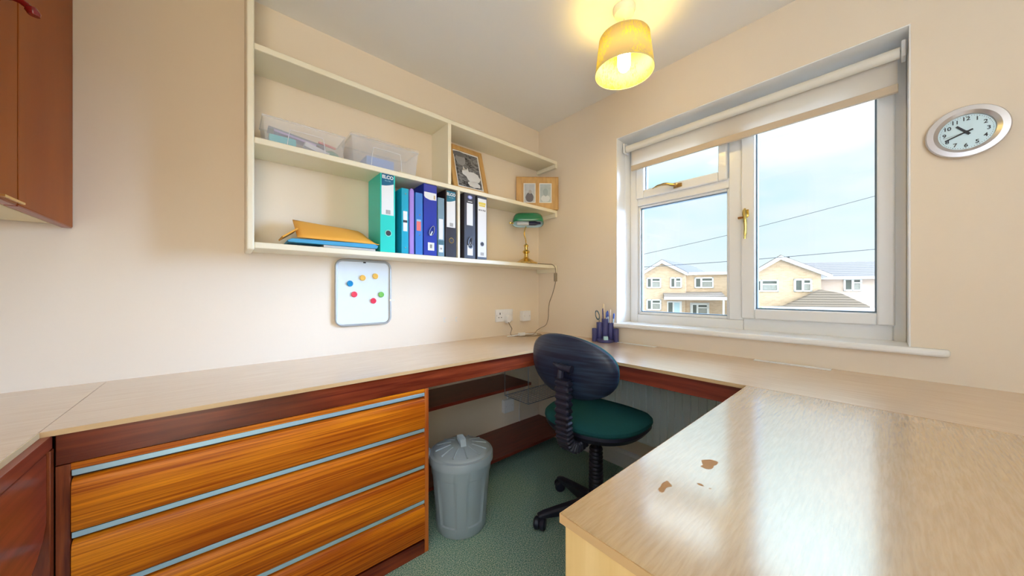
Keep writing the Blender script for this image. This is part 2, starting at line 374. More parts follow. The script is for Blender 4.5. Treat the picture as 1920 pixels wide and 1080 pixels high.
# ------------------------------------------------------------------ roller blind
bl = thing('roller_blind', 'cream roller blind rolled almost up across the top of the window', 'blind', (.07, -1.25, 1.96))
o0 = (.07, -1.25, 1.96)
MB().lathe([(.020, -1.800), (.020, -.700)], (.070, 0, 1.952), 24, 'y').build('roller', mat('blind_roll', (.80, .76, .66), .7), bl, smooth='auto', off=o0)
fab = mixmat('blind_fabric', [('diffuse', (.86, .80, .72), 0, .5), ('translucent', (.90, .84, .74), 0, .5)])
MB().box(.0895, .0905, -.722, -1.795, 1.842, 1.955).build('fabric', fab, bl, off=o0)
MB().prism([(.082, 1.815), (.098, 1.815), (.099, 1.846), (.081, 1.846)], -.720, -1.797, 'y').build('bottom_bar', mat('blind_hem', (.60, .48, .34), .7), bl, off=o0, bevel=.002)
for y in (-.686, -1.803):
    MB().box(.045, .10, y, y-.012 if y < -1 else y-.01, 1.925, 1.985).build('bracket', M['white_plastic'], bl, off=o0, bevel=.003)
MB().tube([(.062, -.692, 1.945), (.062, -.692, 1.05)], .0013, 6).build('bead_chain', M['white_plastic'], bl, off=o0)

# ------------------------------------------------------------------ wall clock
def clock():
    c = (-.002, -1.937, 1.581); t = thing('wall_clock', 'round silver wall clock with pale dial to the right of the window', 'clock', c)
    MB().lathe([(.070, 0), (.080, -.006), (.083, -.014), (.080, -.020), (.066, -.021), (.0565, -.015), (.0555, -.012), (.0555, -.004), (0.03, -.004)], (0, 0, 0), 64, 'x').build('rim', M['silver'], t, smooth='auto')
    MB().lathe([(.0553, -.0085), (.0553, -.0075)], (0, 0, 0), 64, 'x').build('dial', mat('dial_silver_blue', (.55, .70, .74), .32, metal=.35), t)
    for k in range(1, 13):
        a = R(30*k); r = .0425
        text(str(k), .0165, (-.0092, -math.sin(a)*r, math.cos(a)*r), (0, -1, 0), (0, 0, 1), M['ink'], 'numeral', t, .0002, bold=.0003)
    mk = MB()
    for k in range(60):
        a = R(6*k); w = .0006 if k % 5 else .0011
        mk.M = Matrix.Rotation(-a, 4, 'X') ; mk.box(-.0092, -.0086, -w, w, .0505, .0520); mk.M = Matrix.Identity(4)
    mk.build('minute_marks', M['ink'], t)
    def hand(name, deg, l, tail, w, x):
        b = MB(); a = R(deg); b.M = Matrix.Rotation(a, 4, 'X'); b.prism([(-w, -tail), (w, -tail), (w*.75, l), (-w*.75, l)], x-.0008, x, 'x')
        b.build(name, M['ink'], t)
    hand('hour_hand', 322, .030, .011, .0034, -.0105)
    hand('minute_hand', 247, .045, .014, .0022, -.0120)
    hand('second_hand', 258, .046, .014, .0003, -.0132)
    MB().lathe([(.004, -.0140), (.004, -.008)], (0, 0, 0), 16, 'x').build('hub', M['ink'], t, smooth='auto')
clock()

# ================================================================== worktops
def wt():
    t = thing('fitted_worktop', 'long light beech worktop running under the shelves and round the corner below the window', 'worktop', (-.3, -.3, .755))
    o = (-.3, -.3, .755)
    MB().prism([(-2.1262, -.0005), (-2.1262, -.545), (-.530, -.545), (-.0005, -.0005)], .7425, .755, 'z').build('top', M['beech_x'], t, off=o)
    MB().prism([(-.530, -.545), (-.530, -2.9), (-.0005, -2.9), (-.0005, -.0005)], .7425, .755, 'z').build('top', M['beech_y'], t, off=o)
    MB().box(-2.126, -.5295, -.5465, -.5452, .7425, .7545).build('edging', M['beech_edge'], t, off=o)
    MB().box(-.5315, -.5302, -.5465, -1.4655, .7425, .7545).build('edging', M['beech_edge'], t, off=o)
    MB().box(-2.109, -.512, -.530, -.512, .6685, .742).build('front_rail', M['mahog_x'], t, off=o, bevel=.0015, label='dark red stained rail under the beech top')
    MB().box(-.512, -.494, -.530, -2.88, .676, .742).build('front_rail', M['mahog_y'], t, off=o, bevel=.0015, label='dark red stained rail under the window worktop')
    for y0, y1 in ((-.70, -.93), (-1.375, -1.625)):                     # white desk vents / strips by the wall
        v = MB(); v.box(-.045, -.012, y0, y1, .7552, .7575); v = v.build('vent_plate', M['white_plastic'], t, off=o, bevel=.0008)
        MB().box(-.038, -.020, y0-.05, (y0+y1)/2+.01, .7575, .7588).box(-.038, -.020, (y0+y1)/2-.012, y1+.035, .7575, .7588).build('raised_slot', M['chrome'] if 0 else M['white_plastic'], v, off=o)
    return t
wt()
lw = thing('corner_worktop', 'beech worktop at far left, butted against the long one with a thin dark seam', 'worktop', (-2.4, -.6, .755))
o = (-2.4, -.6, .755)
MB().box(-2.715, -2.1275, -.0005, -2.0, .7425, .755).build('top', M['beech_x'], lw, off=o, bevel=.001)
MB().box(-2.1274, -2.1255, -.5475, -2.0, .7425, .7545).build('edging', mat('pale_edging', (.76, .62, .38), .45), lw, off=o)
MB().box(-2.130, -2.112, -.533, -1.98, .712, .742).build('front_rail', M['mahog_y'], lw, off=o, bevel=.001)
lc = thing('corner_cabinet', 'worn red stained cabinet front under the far left worktop', 'cabinet', (-2.4, -.9, 0))
o = (-2.4, -.9, 0)
MB().box(-2.70, -2.135, -.545, -1.98, .06, .711).build('body', M['white_gloss'], lc, off=o, label='white painted carcass')
MB().prism([(-.556, .708), (-.556, .560), (-.572, .530), (-.60, .505), (-.66, .470), (-1.2, .35), (-1.2, .708)], -2.134, -2.114, 'x').build('drawer', M['mahog_y'], lc, off=o, bevel=.002)
MB().box(-2.134, -2.110, -.534, -.553, .06, .711).build('side_strip', M['mahog_z'], lc, off=o, bevel=.001)
MB().box(-2.70, -2.12, -.56, -1.98, 0, .06).build('plinth', M['mahog_y'], lc, off=o)

# peninsula desk in the foreground
pd = thing('peninsula_desk', 'large glossy beech desk jutting into the right foreground', 'desk', (-1.0, -2.1, 0))
o = (-1.0, -2.1, 0)
MB().box(-1.466, -.5335, -1.467, -2.9, .7425, .755).build('top', M['desk'], pd, off=(0, 0, 0)).location = (1.0, 2.1, 0)
MB().box(-1.4675, -1.4662, -1.4665, -2.9, .7425, .7545).build('edging', mat('tan_edging', (.56, .34, .15), .45, var=.1, vscale=20), pd, off=o)
MB().box(-1.466, -.5335, -1.4668, -1.4655, .7425, .7545).build('edging', M['beech_edge'], pd, off=o)
MB().box(-1.464, -1.446, -1.474, -2.88, 0, .742).build('end_panel', M['beech_z'], pd, off=o, bevel=.001)

# ------------------------------------------------------------------ drawer unit
def drawers():
    t = thing('drawer_unit', 'four-drawer wooden unit with golden brown fronts under the long worktop', 'chest of drawers', (-1.66, -.27, 0)); o = (-1.66, -.27, 0)
    yf = -.530
    c = MB(); c.box(-2.106, -2.092, -.02, yf+.02, .0, .666); c.box(-1.208, -1.194, -.02, yf+.02, 0, .666); c.box(-2.092, -1.208, -.02, -.03, .05, .666); c.box(-2.092, -1.208, -.03, yf+.03, .045, .06)
    c.build('carcass', M['mahog_z'], t, off=o)
    MB().box(-2.109, -2.088, yf, yf+.02, .0, .667).build('stile', M['mahog_z'], t, off=o, bevel=.001)
    MB().box(-1.2095, -1.192, yf, yf+.02, .0, .6675).build('stile', wood('orange_stile', (.40, .07, .012), (.60, .17, .03), (50, 50, 3), .35, .1), t, off=o, bevel=.001)
    MB().box(-2.0875, -1.210, yf+.0005, yf+.018, .6525, .6675).build('top_rail', M['drawer'], t, off=o)
    MB().box(-2.088, -1.2095, yf-.001, yf+.018, .0, .052).build('plinth', M['mahog_x'], t, off=o, bevel=.001)
    zs = [.652, .5075, .359, .216, .059]
    for i in range(4):
        zt = zs[i]; zb = zs[i+1]
        x0, x1 = -2.086, -1.2115
        d = MB()
        top = zt-.020; bot = zb+.003
        # front with a rounded, receding top lip
        pr = [(yf+.018, bot), (yf-.004, bot), (yf-.006, bot+.003), (yf-.006, top-.022), (yf-.004, top-.010), (yf+.002, top-.003), (yf+.010, top), (yf+.018, top)]
        d.prism(pr, x0, x1, 'x')
        d = d.build('drawer', M['drawer'], t, off=o, smooth='auto')
        MB().box(x0, x1, yf-.002, yf+.001, zt-.013, zt).build('handle_strip', M['blue_metal'], d, off=o, bevel=.0006)
        MB().box(x0, x1, yf+.012, yf+.016, zt-.03, zt-.001).build('recess', M['dark'], d, off=o)
drawers()

# ------------------------------------------------------------------ boards under the worktop
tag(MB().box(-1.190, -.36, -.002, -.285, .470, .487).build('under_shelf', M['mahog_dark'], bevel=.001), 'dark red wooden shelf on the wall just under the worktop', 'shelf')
fb = thing('floor_board', 'wide dark red board along the wall close to the carpet, behind the bin', 'shelf', (-.6, -.15, 0)); o = (-.6, -.15, 0)
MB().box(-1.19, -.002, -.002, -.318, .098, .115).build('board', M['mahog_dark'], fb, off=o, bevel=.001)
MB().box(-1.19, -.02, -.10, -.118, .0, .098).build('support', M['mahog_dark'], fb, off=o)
# wire basket
wb = thing('wire_basket', 'small metal wire basket tray hung below the worktop in the corner', 'basket', (-.42, -.36, .43)); o = (-.42, -.36, .43)
g = MB(); x0, x1, y0, y1, z = -.585, -.245, -.49, -.292, .452
for k in range(15): xx = x0+(x1-x0)*k/14; g.tube([(xx, y0, z), (xx, y1, z)], .0011, 5)
for k in range(10): yy = y0+(y1-y0)*k/9; g.tube([(x0, yy, z+.001), (x1, yy, z+.001)], .0011, 5)
g.tube([(x0, y0, z), (x1, y0, z), (x1, y1, z), (x0, y1, z), (x0, y0, z)], .003, 6)
wm = mat('wire_metal', (.30, .33, .36), .35, metal=.7)
g.build('grid', wm, wb, off=o)
for a, b_ in ((x0, y0), (x1, y0), (x0, y1), (x1, y1)):
    MB().tube([(a, b_, z), (a, b_, z+.075), (a, b_, .742)], .0026, 6).build('hanger', mat('hanger_metal', (.45, .52, .58), .35, metal=.6) if False else wm, wb, off=o)

# ------------------------------------------------------------------ radiator
def radiator():
    t = thing('radiator', 'white ribbed panel radiator under the window worktop', 'radiator', (-.06, -1.2, .2)); o = (-.06, -1.2, .2)
    pts = []; y = -.60; pitch = .038
    pf = []
    for k in range(32):
        ya = y-k*pitch
        pf += [(-.080, ya), (-.080, ya-.030), (-.0745, ya-.0325), (-.0745, ya-.0355)]
    pf += [(-.080, y-32*pitch), (-.058, y-32*pitch), (-.058, y)]
    MB().prism(pf, .232, .664, 'z').build('panel', M['radiator'], t, off=o, bevel=.0008)
    MB().box(-.083, -.050, y+.004, y-32*pitch-.004, .222, .236).build('bottom_rail', M['radiator'], t, off=o, bevel=.003)
    MB().tube([(-.06, -.585, .25), (-.06, -.560, .245), (-.06, -.555, .20), (-.06, -.555, .0)], .008, 10, 4).build('pipe', M['white_gloss'], t, off=o, smooth='auto')
    for yy in (-.85, -1.55):
        MB().box(-.060, -.001, yy, yy-.03, .35, .40).build('bracket', M['white_gloss'], t, off=o)
radiator()

# ------------------------------------------------------------------ wall cupboard top left
def cupboard():
    t = thing('wall_cupboard', 'reddish brown wall cupboard high on the far left', 'cupboard', (-2.4, -.5, 1.28)); o = (-2.4, -.5, 1.28)
    zb = 1.283
    MB().box(-2.715, -2.222, -.004, -1.25, zb+.0, 2.294).build('body', M['mahog_z'], t, off=o)
    MB().box(-2.70, -2.24, -.02, -1.24, zb-.003, zb).build('underside', mat('pale_board', (.78, .66, .42), .6), t, off=o, label='pale unpainted underside')
    MB().lathe([(.006, zb-.005), (.006, zb-.003)], (-2.36, -.30, 0), 12).build('screw', M['dark'], t, off=o)
    ys = [(-.003, -.375), (-.381, -.80), (-.806, -1.24)]
    for i, (a, b) in enumerate(ys):
        d = MB().box(-2.221, -2.199, a, b, zb-.008, 2.290).build('door', M['cupboard'], t, off=o, bevel=.0015)
        MB().box(-2.2205, -2.2005, a-.002, b+.002, zb-.0115, zb-.0082).build('lip', M['mahog_y'], d, off=o)
        if i == 1:
            k = MB(); k.tube([(-2.199, -.430, 1.748), (-2.184, -.430, 1.746), (-2.172, -.431, 1.740), (-2.163, -.433, 1.727), (-2.162, -.433, 1.720)], [.008, .006, .007, .0105, .009], 14, 4)
            k.build('knob', mat('red_knob', (.22, .008, .010), .2, coat=.5), d, off=o, smooth='auto', label='glossy dark red knob')
    MB().box(-2.205, -2.190, -.372, -.47, zb-.006, zb-.001).build('catch_plate', M['brass'], t, off=o)
cupboard()

# ================================================================== shelf unit
def shelves():
    t = thing('wall_shelf_unit', 'cream painted shelf unit spanning the wall up to the window corner', 'shelf unit', (-.9, 0, 1.25)); o = (-.9, 0, 1.25)
    yf = -.190
    MB().box(-1.762, -1.738, -.001, yf-.004, 1.222, H-.002).build('side_panel', M['shelf'], t, off=o, bevel=.006, seg=3)
    for z in (2.010, 1.653, 1.253):
        MB().box(-1.738, -.003, -.001, yf, z-.024, z).build('shelf', M['shelf'], t, off=o, bevel=.003, seg=2)
    MB().box(-.905, -.885, -.001, yf, 1.653, 1.986).build('divider', M['shelf'], t, off=o, bevel=.0015)
    MB().box(-.843, -.828, -.001, yf, 1.253, 1.629).build('divider', M['shelf'], t, off=o, bevel=.0015)
    for z in (1.986, 1.629, 1.229):
        MB().box(-.024, -.002, -.001, yf-.0, z-.028, z).build('batten', M['shelf'], t, off=o, bevel=.002)
shelves()

# ------------------------------------------------------------------ files
ZS = 1.2535
def hexc(r, g, b): return tuple(((v/255)**2.2) for v in (r, g, b))
def binder(x0, x1, zt, col, label, name='box_file', rough=.35, y0=-.184, yb=-.012, bev=.002, cat='file'):
    c = ((x0+x1)/2, -.1, ZS)
    t = thing(name, label, cat, c, group='files standing on the lowest shelf')
    m = mat(name+'_cover', col, rough, bump=.05, bscale=200)
    MB().box(x0, x1, y0, yb, ZS, zt).build('cover', m, t, off=c, bevel=bev)
    return t, c
def plate(t, c, x0, x1, z0, z1, m, name='label_sticker', y=-.1845, th=.0006, lab=None):
    return MB().box(x0, x1, y-th, y, z0, z1).build(name, m, t, off=c, label=lab)
def hole(t, c, x, z, r, m=None, dark=True):
    if m: MB().lathe([(r*1.28, -.1862), (r*1.28, -.1845)], (x, 0, z), 24, 'y').build('finger_ring', m, t, off=c)
    MB().lathe([(r, -.1868), (r, -.1846)], (x, 0, z), 24, 'y').build('finger_hole', M['dark'], t, off=c)
def txt(s, size, x, z, m, t, c, name='lettering', y=-.1856, bold=0.0):
    return text(s, size, (x, y, z), (1, 0, 0), (0, 0, 1), m, name, t, .0002, off=c, bold=bold)
def bars(t, c, x0, x1, z0, z1, par=None):
    b = MB(); n = 9
    for k in range(n):
        xx = x0+(x1-x0)*k/n; b.box(xx, xx+(x1-x0)/n*(.35 if k % 3 else .7), -.1859, -.1853, z0, z1)
    b.build('printed_bars', mat('bar_grey', (.35, .35, .36), .6), t, off=c)
def elco(t, c, x0, x1, zt, col):
    """swooped header label with the maker's lettering"""
    w = x1-x0
    plate(t, c, x0, x1, zt-.205, zt-.006, M['paper'])
    h = MB(); pts = [(x0, zt-.006), (x1, zt-.006), (x1, zt-.052)]
    for k in range(8):
        a = k/7; pts.append((x1-w*a, zt-.052-.014*math.sin(a*math.pi*.5)))
    h.prism(pts, -.1856, -.1851, 'y'); h.build('label_header', mat('elco_header', col, .4), t, off=c)
    txt('ELCO', .0215 if w > .052 else .0195, (x0+x1)/2, zt-.024, M['paper'], t, c, bold=.0008, y=-.1862)
    txt('Box File', .0085, (x0+x1)/2, zt-.041, mat('pale_print', (.35, .60, .68), .5), t, c, y=-.1862)
    bars(t, c, x0+w*.36, x0+w*.76, zt-.200, zt-.180)
# 1 teal box file
t, c = binder(-1.267, -1.195, 1.637, hexc(40, 205, 188), 'tall turquoise green box file at the left end of the row of files')
elco(t, c, -1.261, -1.203, 1.637, hexc(10, 95, 130)); hole(t, c, -1.229, 1.345, .0125, mat('pale_ring', hexc(150, 225, 210), .4))
# 2 turquoise ring binder
t, c = binder(-1.163, -1.127, 1.580, hexc(20, 165, 195), 'bright turquoise ring binder second from the left in the file row', 'ring_binder')
plate(t, c, -1.155, -1.134, 1.365, 1.465, M['paper']); plate(t, c, -1.155, -1.134, 1.408, 1.420, M['ink'], 'label_band', -.1851)
for z in (1.283, 1.552): MB().lathe([(.0028, -.1862), (.0028, -.184)], (-1.143, 0, z), 10, 'y').build('rivet', M['chrome'], t, off=c)
# 3 purple folder
tb = MB(); tb.prism([(-1.121, ZS), (-1.097, ZS), (-1.097, 1.572), (-1.101, 1.584), (-1.109, 1.588), (-1.117, 1.584), (-1.121, 1.572)], -.183, -.02, 'y')
tag(tb.build('document_folder', mat('lilac_card', hexc(160, 130, 210), .45), bevel=.003), 'slim lilac folder between the turquoise and the blue binder', 'folder', 'files standing on the lowest shelf')
# 4 mid blue ring binder
t, c = binder(-1.090, -1.050, 1.572, hexc(55, 120, 200), 'mid blue ring binder with a coral label on its spine', 'ring_binder')
plate(t, c, -1.084, -1.061, 1.376, 1.424, mat('coral', hexc(240, 120, 110), .5)); plate(t, c, -1.084, -1.061, 1.424, 1.434, mat('palebl', hexc(150, 195, 220), .5), 'label_top')
for z in (1.355, 1.458): MB().lathe([(.0028, -.1862), (.0028, -.184)], (-1.068, 0, z), 10, 'y').build('rivet', M['chrome'], t, off=c)
# 5 dark blue lever arch
t, c = binder(-1.045, -.969, 1.628, hexc(28, 52, 160), 'tall dark blue lever arch file with a white label near its top', 'lever_arch_file')
p = MB(); p.prism([(-1.043, 1.585), (-.973, 1.585), (-.973, 1.548), (-1.01, 1.546), (-1.034, 1.553), (-1.043, 1.562)], -.1852, -.1846, 'y'); p.build('label_sticker', M['paper'], t, off=c)
plate(t, c, -.988, -.980, 1.553, 1.573, mat('tan_mark', hexc(210, 180, 120), .6), 'label_mark', -.1853)
plate(t, c, -1.022, -.985, 1.280, 1.322, M['paper']); bars(t, c, -1.010, -.997, 1.292, 1.312)
def pull(t, c, x, z, lean=.35):
    b = MB()
    pts = []
    for k in range(25):
        a = 2*math.pi*k/24; pts.append((math.sin(a)*.012*(1-.25*math.cos(a)), 0, math.cos(a)*.026))
    pts = [(x+p[0]*math.cos(lean)+p[2]*math.sin(lean), -.189, z-p[0]*math.sin(lean)+p[2]*math.cos(lean)) for p in pts]
    b.tube(pts, .0022, 6); b.tube([(x, -.188, z-.004), (x-.010, -.188, z-.026)], .004, 8)
    b.build('metal_pull', mat('steel_pull', (.35, .38, .42), .25, metal=.9), t, off=c, smooth='auto')
pull(t, c, -1.000, 1.385)
MB().lathe([(.005, -.1905), (.005, -.184)], (-1.010, 0, 1.362), 12, 'y').build('rivet', M['chrome'], t, off=c)
# 6 grey-blue slim file
t, c = binder(-.963, -.924, 1.570, hexc(120, 150, 165), 'slim grey-blue file between the dark blue and the black one', 'slim_file')
plate(t, c, -.957, -.932, 1.345, 1.455, M['paper']); plate(t, c, -.957, -.932, 1.275, 1.315, M['paper'])
plate(t, c, -.962, -.925, 1.316, 1.340, mat('slate', hexc(70, 110, 120), .5), 'label_band'); bars(t, c, -.950, -.938, 1.290, 1.300)
# 7 black ELCO
t, c = binder(-.917, -.849, 1.622, hexc(45, 38, 42), 'black box file with teal headed label, left of the thin divider')
elco(t, c, -.910, -.856, 1.622, hexc(15, 110, 135)); hole(t, c, -.881, 1.345, .012, M['brass'])
# 8 black lever arch
t, c = binder(-.797, -.719, 1.632, hexc(52, 48, 52), 'black file with an oval badge and a metal pull, right of the thin divider', 'lever_arch_file')
ov = MB(); ov.lathe([(.013, -.1858), (.013, -.1846)], (0, 0, 0), 24, 'y'); ov.v = [(v[0]*1.25-.758, v[1], v[2]*.85+1.607) for v in ov.v]
ov.build('badge', mat('badge_blue', hexc(110, 120, 190), .4), t, off=c)
ov = MB(); ov.lathe([(.009, -.1864), (.009, -.1856)], (0, 0, 0), 24, 'y'); ov.v = [(v[0]*1.25-.758, v[1], v[2]*.85+1.607) for v in ov.v]
ov.build('badge_centre', mat('badge_pale', hexc(190, 195, 225), .4), t, off=c)
plate(t, c, -.773, -.743, 1.580, 1.584, M['paper'], 'printed_line')
plate(t, c, -.780, -.738, 1.445, 1.572, M['paper']); plate(t, c, -.776, -.738, 1.272, 1.330, M['paper'])
hole(t, c, -.755, 1.325, .012, M['chrome']); pull(t, c, -.758, 1.352, .18)
# 9 white box file
t, c = binder(-.708, -.636, 1.628, hexc(60, 62, 70), 'white spined box file with dark edges at the right end of the row')
plate(t, c, -.703, -.641, 1.268, 1.614, M['paper'])
yl = mat('yellow_print', hexc(225, 200, 70), .5); plate(t, c, -.697, -.647, 1.578, 1.592, yl, 'yellow_print', -.1852); plate(t, c, -.694, -.650, 1.568, 1.576, yl, 'yellow_print', -.1852)
txt('BOX FILE', .0125, -.672, 1.545, M['ink'], t, c, bold=.0003); hole(t, c, -.672, 1.345, .0115, mat('greyring', (.5, .5, .55), .4))
bars(t, c, -.684, -.658, 1.277, 1.295)

# ------------------------------------------------------------------ papers lying on the bottom shelf
tag(MB().box(-1.505, -1.290, -.186, -.03, ZS, 1.263).build('paperback_book', mat('book_grey', (.55, .53, .47), .6), bevel=.0008), 'thin grey book at the very bottom of the pile of papers', 'book')
fw = MB(); fw.M = Matrix.Translation((-1.455, -.105, 1.264)) @ Matrix.Rotation(R(-1.5), 4, 'Z')
fw.prism([(-.172, .0), (-.178, .006), (-.160, .016), (.165, .020), (.178, .012), (.172, .0)], -.085, .075, 'y')
bw = thing('document_wallet', 'light blue document wallet lying under the orange envelope', 'document wallet', (-1.455, -.1, 1.264))
fw.build('wallet', mat('blue_card', hexc(70, 160, 205), .45), bw, off=(-1.455, -.1, 1.264), bevel=.002)
pp = MB(); pp.M = Matrix.Translation((-1.622, -.12, 1.303)) @ Matrix.Rotation(R(-38), 4, 'Y'); pp.box(-.035, .03, -.07, .06, -.003, .003)
tag(pp.build('card_packet', mat('orange_card', hexc(235, 165, 60), .6)), 'small orange packet poking out left of the large envelope', 'packet')
def envelope():
    t = thing('padded_envelope', 'large orange padded envelope propped on the papers', 'envelope', (-1.42, -.1, 1.29))
    nx, ny = 16, 8; vs = []; fs = []
    for s in (0, 1):
        for j in range(ny+1):
            for i in range(nx+1):
                u, v = i/nx, j/ny
                x = -1.600+u*.328; bul = (math.sin(math.pi*u)*math.sin(math.pi*v))**.5 if 0 < u < 1 and 0 < v < 1 else 0
                y = -.186+v*.13
                z = 1.286+v*(.092-.022*u)*(1-max(0, (u-.80)/.2)**2*.9)+(bul*.012 if s else -bul*.004)
                vs.append((x, y, z))
    n1 = (nx+1)*(ny+1)
    for s in (0, 1):
        for j in range(ny):
            for i in range(nx):
                a = s*n1+j*(nx+1)+i; q = (a, a+1, a+nx+2, a+nx+1); fs.append(q if s else q[::-1])
    b = MB(); b.add(vs, fs); b.build('envelope_body', mat('manila_orange', hexc(240, 172, 70), .6, bump=.1, bscale=40), t, off=(-1.42, -.1, 1.29), smooth=True, solid=.002)
envelope()

# ------------------------------------------------------------------ plastic boxes on middle shelf
ZM = 1.6535
PL = mixmat('frosted_plastic', [('transparent', (1, 1, 1), 0, .73), ('diffuse', (.95, .95, .97), 0, .12), ('translucent', (.95, .95, .97), 0, .10), ('glossy', (1, 1, 1), .12, .05)])
def tub(x0, x1, y0, y1, z0, z1, label, lid=False):
    c = ((x0+x1)/2, (y0+y1)/2, z0); t = thing('storage_box', label, 'storage box', c, group='clear storage boxes on the middle shelf')
    b = MB(); k = .010; th = .0016
    def side(sx0, sx1, sy0, sy1, zz0, zz1, ins):
        return [(sx0+ins, sy0+ins, zz0), (sx1-ins, sy0+ins, zz0), (sx1-ins, sy1-ins, zz0), (sx0+ins, sy1-ins, zz0), (sx0, sy0, zz1), (sx1, sy0, zz1), (sx1, sy1, zz1), (sx0, sy1, zz1)]
    b.add(side(x0, x1, y0, y1, z0, z1, k), [(0, 3, 2, 1), (0, 1, 5, 4), (1, 2, 6, 5), (2, 3, 7, 6), (3, 0, 4, 7)])
    b.build('tub', PL, t, off=c, solid=th)
    r = MB()
    for q in (0, 1):
        e = .004; pass
    r.box(x0-.003, x1+.003, y0-.003, y0, z1-.006, z1); r.box(x0-.003, x1+.003, y1, y1+.003, z1-.006, z1); r.box(x0-.003, x0, y0, y1, z1-.006, z1); r.box(x1, x1+.003, y0, y1, z1-.006, z1)
    r.build('rim', PL, t, off=c)
    h = MB(); xm = (x0+x1)/2; wd = (x1-x0)*.23
    h.tube([(xm-wd, y0+k*.4-.002, z0+.004), (xm-wd*.9, y0-.001, z1-.045), (xm-wd*.7, y0-.0015, z1-.034), (xm+wd*.7, y0-.0015, z1-.034), (xm+wd*.9, y0-.001, z1-.045), (xm+wd, y0+k*.4-.002, z0+.004)], .0012, 6, 3)
    h.build('moulded_arch', mixmat('plastic_ridge', [('transparent', (1, 1, 1), 0, .35), ('diffuse', (.9, .9, .93), 0, .65)]), t, off=c)
    if lid: MB().box(x0-.004, x1+.004, y0-.004, y1+.004, z1+.0005, z1+.010).build('lid', PL, t, off=c, bevel=.002)
    return t
tub(-1.712, -1.418, -.180, -.030, ZM, 1.752, 'open clear plastic storage box full of stationery, at the left end of the shelf')
tub(-1.392, -1.075, -.182, -.020, ZM, 1.775, 'lidded clear plastic storage box with little inside, right of the full one', True)
tag(MB().box(-1.690, -1.600, -.155, -.09, ZM+.002, 1.693).build('card_box', mat('cyan_card', hexc(40, 190, 205), .4), bevel=.001), 'bright cyan box at the bottom left inside the open storage box', 'box')
def slab(name, cx, cy, cz, lx, ly, lz, rx, ry, rz, col, label, cat, rough=.5):
    b = MB(); b.M = Matrix.Translation((cx, cy, cz)) @ Euler((R(rx), R(ry), R(rz))).to_matrix().to_4x4(); b.box(-lx/2, lx/2, -ly/2, ly/2, -lz/2, lz/2)
    return tag(b.build(name, mat(name+'_m', col, rough), bevel=.0008), label, cat)
slab('notebook', -1.600, -.125, 1.703, .150, .05, .008, 0, 8, 0, hexc(175, 150, 215), 'lilac notebook lying aslant in the open storage box', 'notebook')
slab('document_case', -1.585, -.075, 1.726, .21, .06, .010, 0, 7, 0, hexc(85, 95, 125), 'grey-blue case on top of the things in the open storage box', 'case')
slab('notepad', -1.525, -.150, 1.672, .095, .025, .020, 0, 14, 6, hexc(205, 205, 215), 'whitish notepad near the right end of the open storage box', 'notepad')
slab('red_pencil', -1.480, -.13, 1.712, .07, .008, .008, 0, 6, 8, hexc(215, 80, 85), 'red pencil on top at the right of the open storage box', 'pencil')
gc = MB(); gc.lathe([(.006, 0), (.030, .003), (.036, .014), (.030, .028), (.014, .038), (.002, .041)], (-1.462, -.115, ZM+.002), 20)
tag(gc.build('cloth_pouch', mat('green_cloth', hexc(70, 135, 105), .9, bump=.5, bscale=90), smooth=True), 'crumpled green cloth pouch in the right end of the open storage box', 'pouch')
slab('paper_stack', -1.255, -.105, 1.681, .13, .10, .052, 0, 0, 0, hexc(120, 155, 215), 'blue stack of papers seen through the lidded storage box', 'papers')
slab('envelope_bundle', -1.13, -.10, 1.665, .07, .08, .020, 0, 0, 10, hexc(225, 215, 150), 'pale yellow bundle at the right inside the lidded storage box', 'papers')

# ------------------------------------------------------------------ photo frames
OAK = wood('oak_frame', (.50, .28, .085), (.64, .38, .13), (40, 40, 8), .4, .1)
def bw_photo(name, seed, lo, hi, sc):
    m, t, b = nodes(name); A = t.nodes.new; K = t.links.new
    c = A('ShaderNodeTexCoord'); mp = A('ShaderNodeMapping'); mp.inputs['Location'].default_value = (seed, seed*2, 0); mp.inputs['Scale'].default_value = (1, 1, 1.8)
    mp.inputs['Rotation'].default_value = (0, R(35), 0); K(c.outputs['Object'], mp.inputs[0])
    n = A('ShaderNodeTexNoise'); n.inputs['Scale'].default_value = sc; n.inputs['Detail'].default_value = 4; n.inputs['Distortion'].default_value = 1.5; K(mp.outputs[0], n.inputs[0])
    r = A('ShaderNodeValToRGB'); K(n.outputs[0], r.inputs[0]); e = r.color_ramp.elements; e[0].position = .38; e[0].color = (lo, lo, lo*1.05, 1); e[1].position = .7; e[1].color = (hi, hi, hi*1.03, 1)
    K(r.outputs[0], b.inputs['Base Color']); b.inputs['Roughness'].default_value = .15; return m
def flat(poly, y0, y1, name, m, parent): return MB().prism(poly, y0, y1, 'y').build(name, m, parent)
def blob(cx, cz, rx, rz, n=18, wob=.08, seed=0):
    random.seed(seed); return [(cx+rx*math.cos(2*math.pi*k/n)*(1+random.uniform(-wob, wob)), cz+rz*math.sin(2*math.pi*k/n)*(1+random.uniform(-wob, wob))) for k in range(n)]
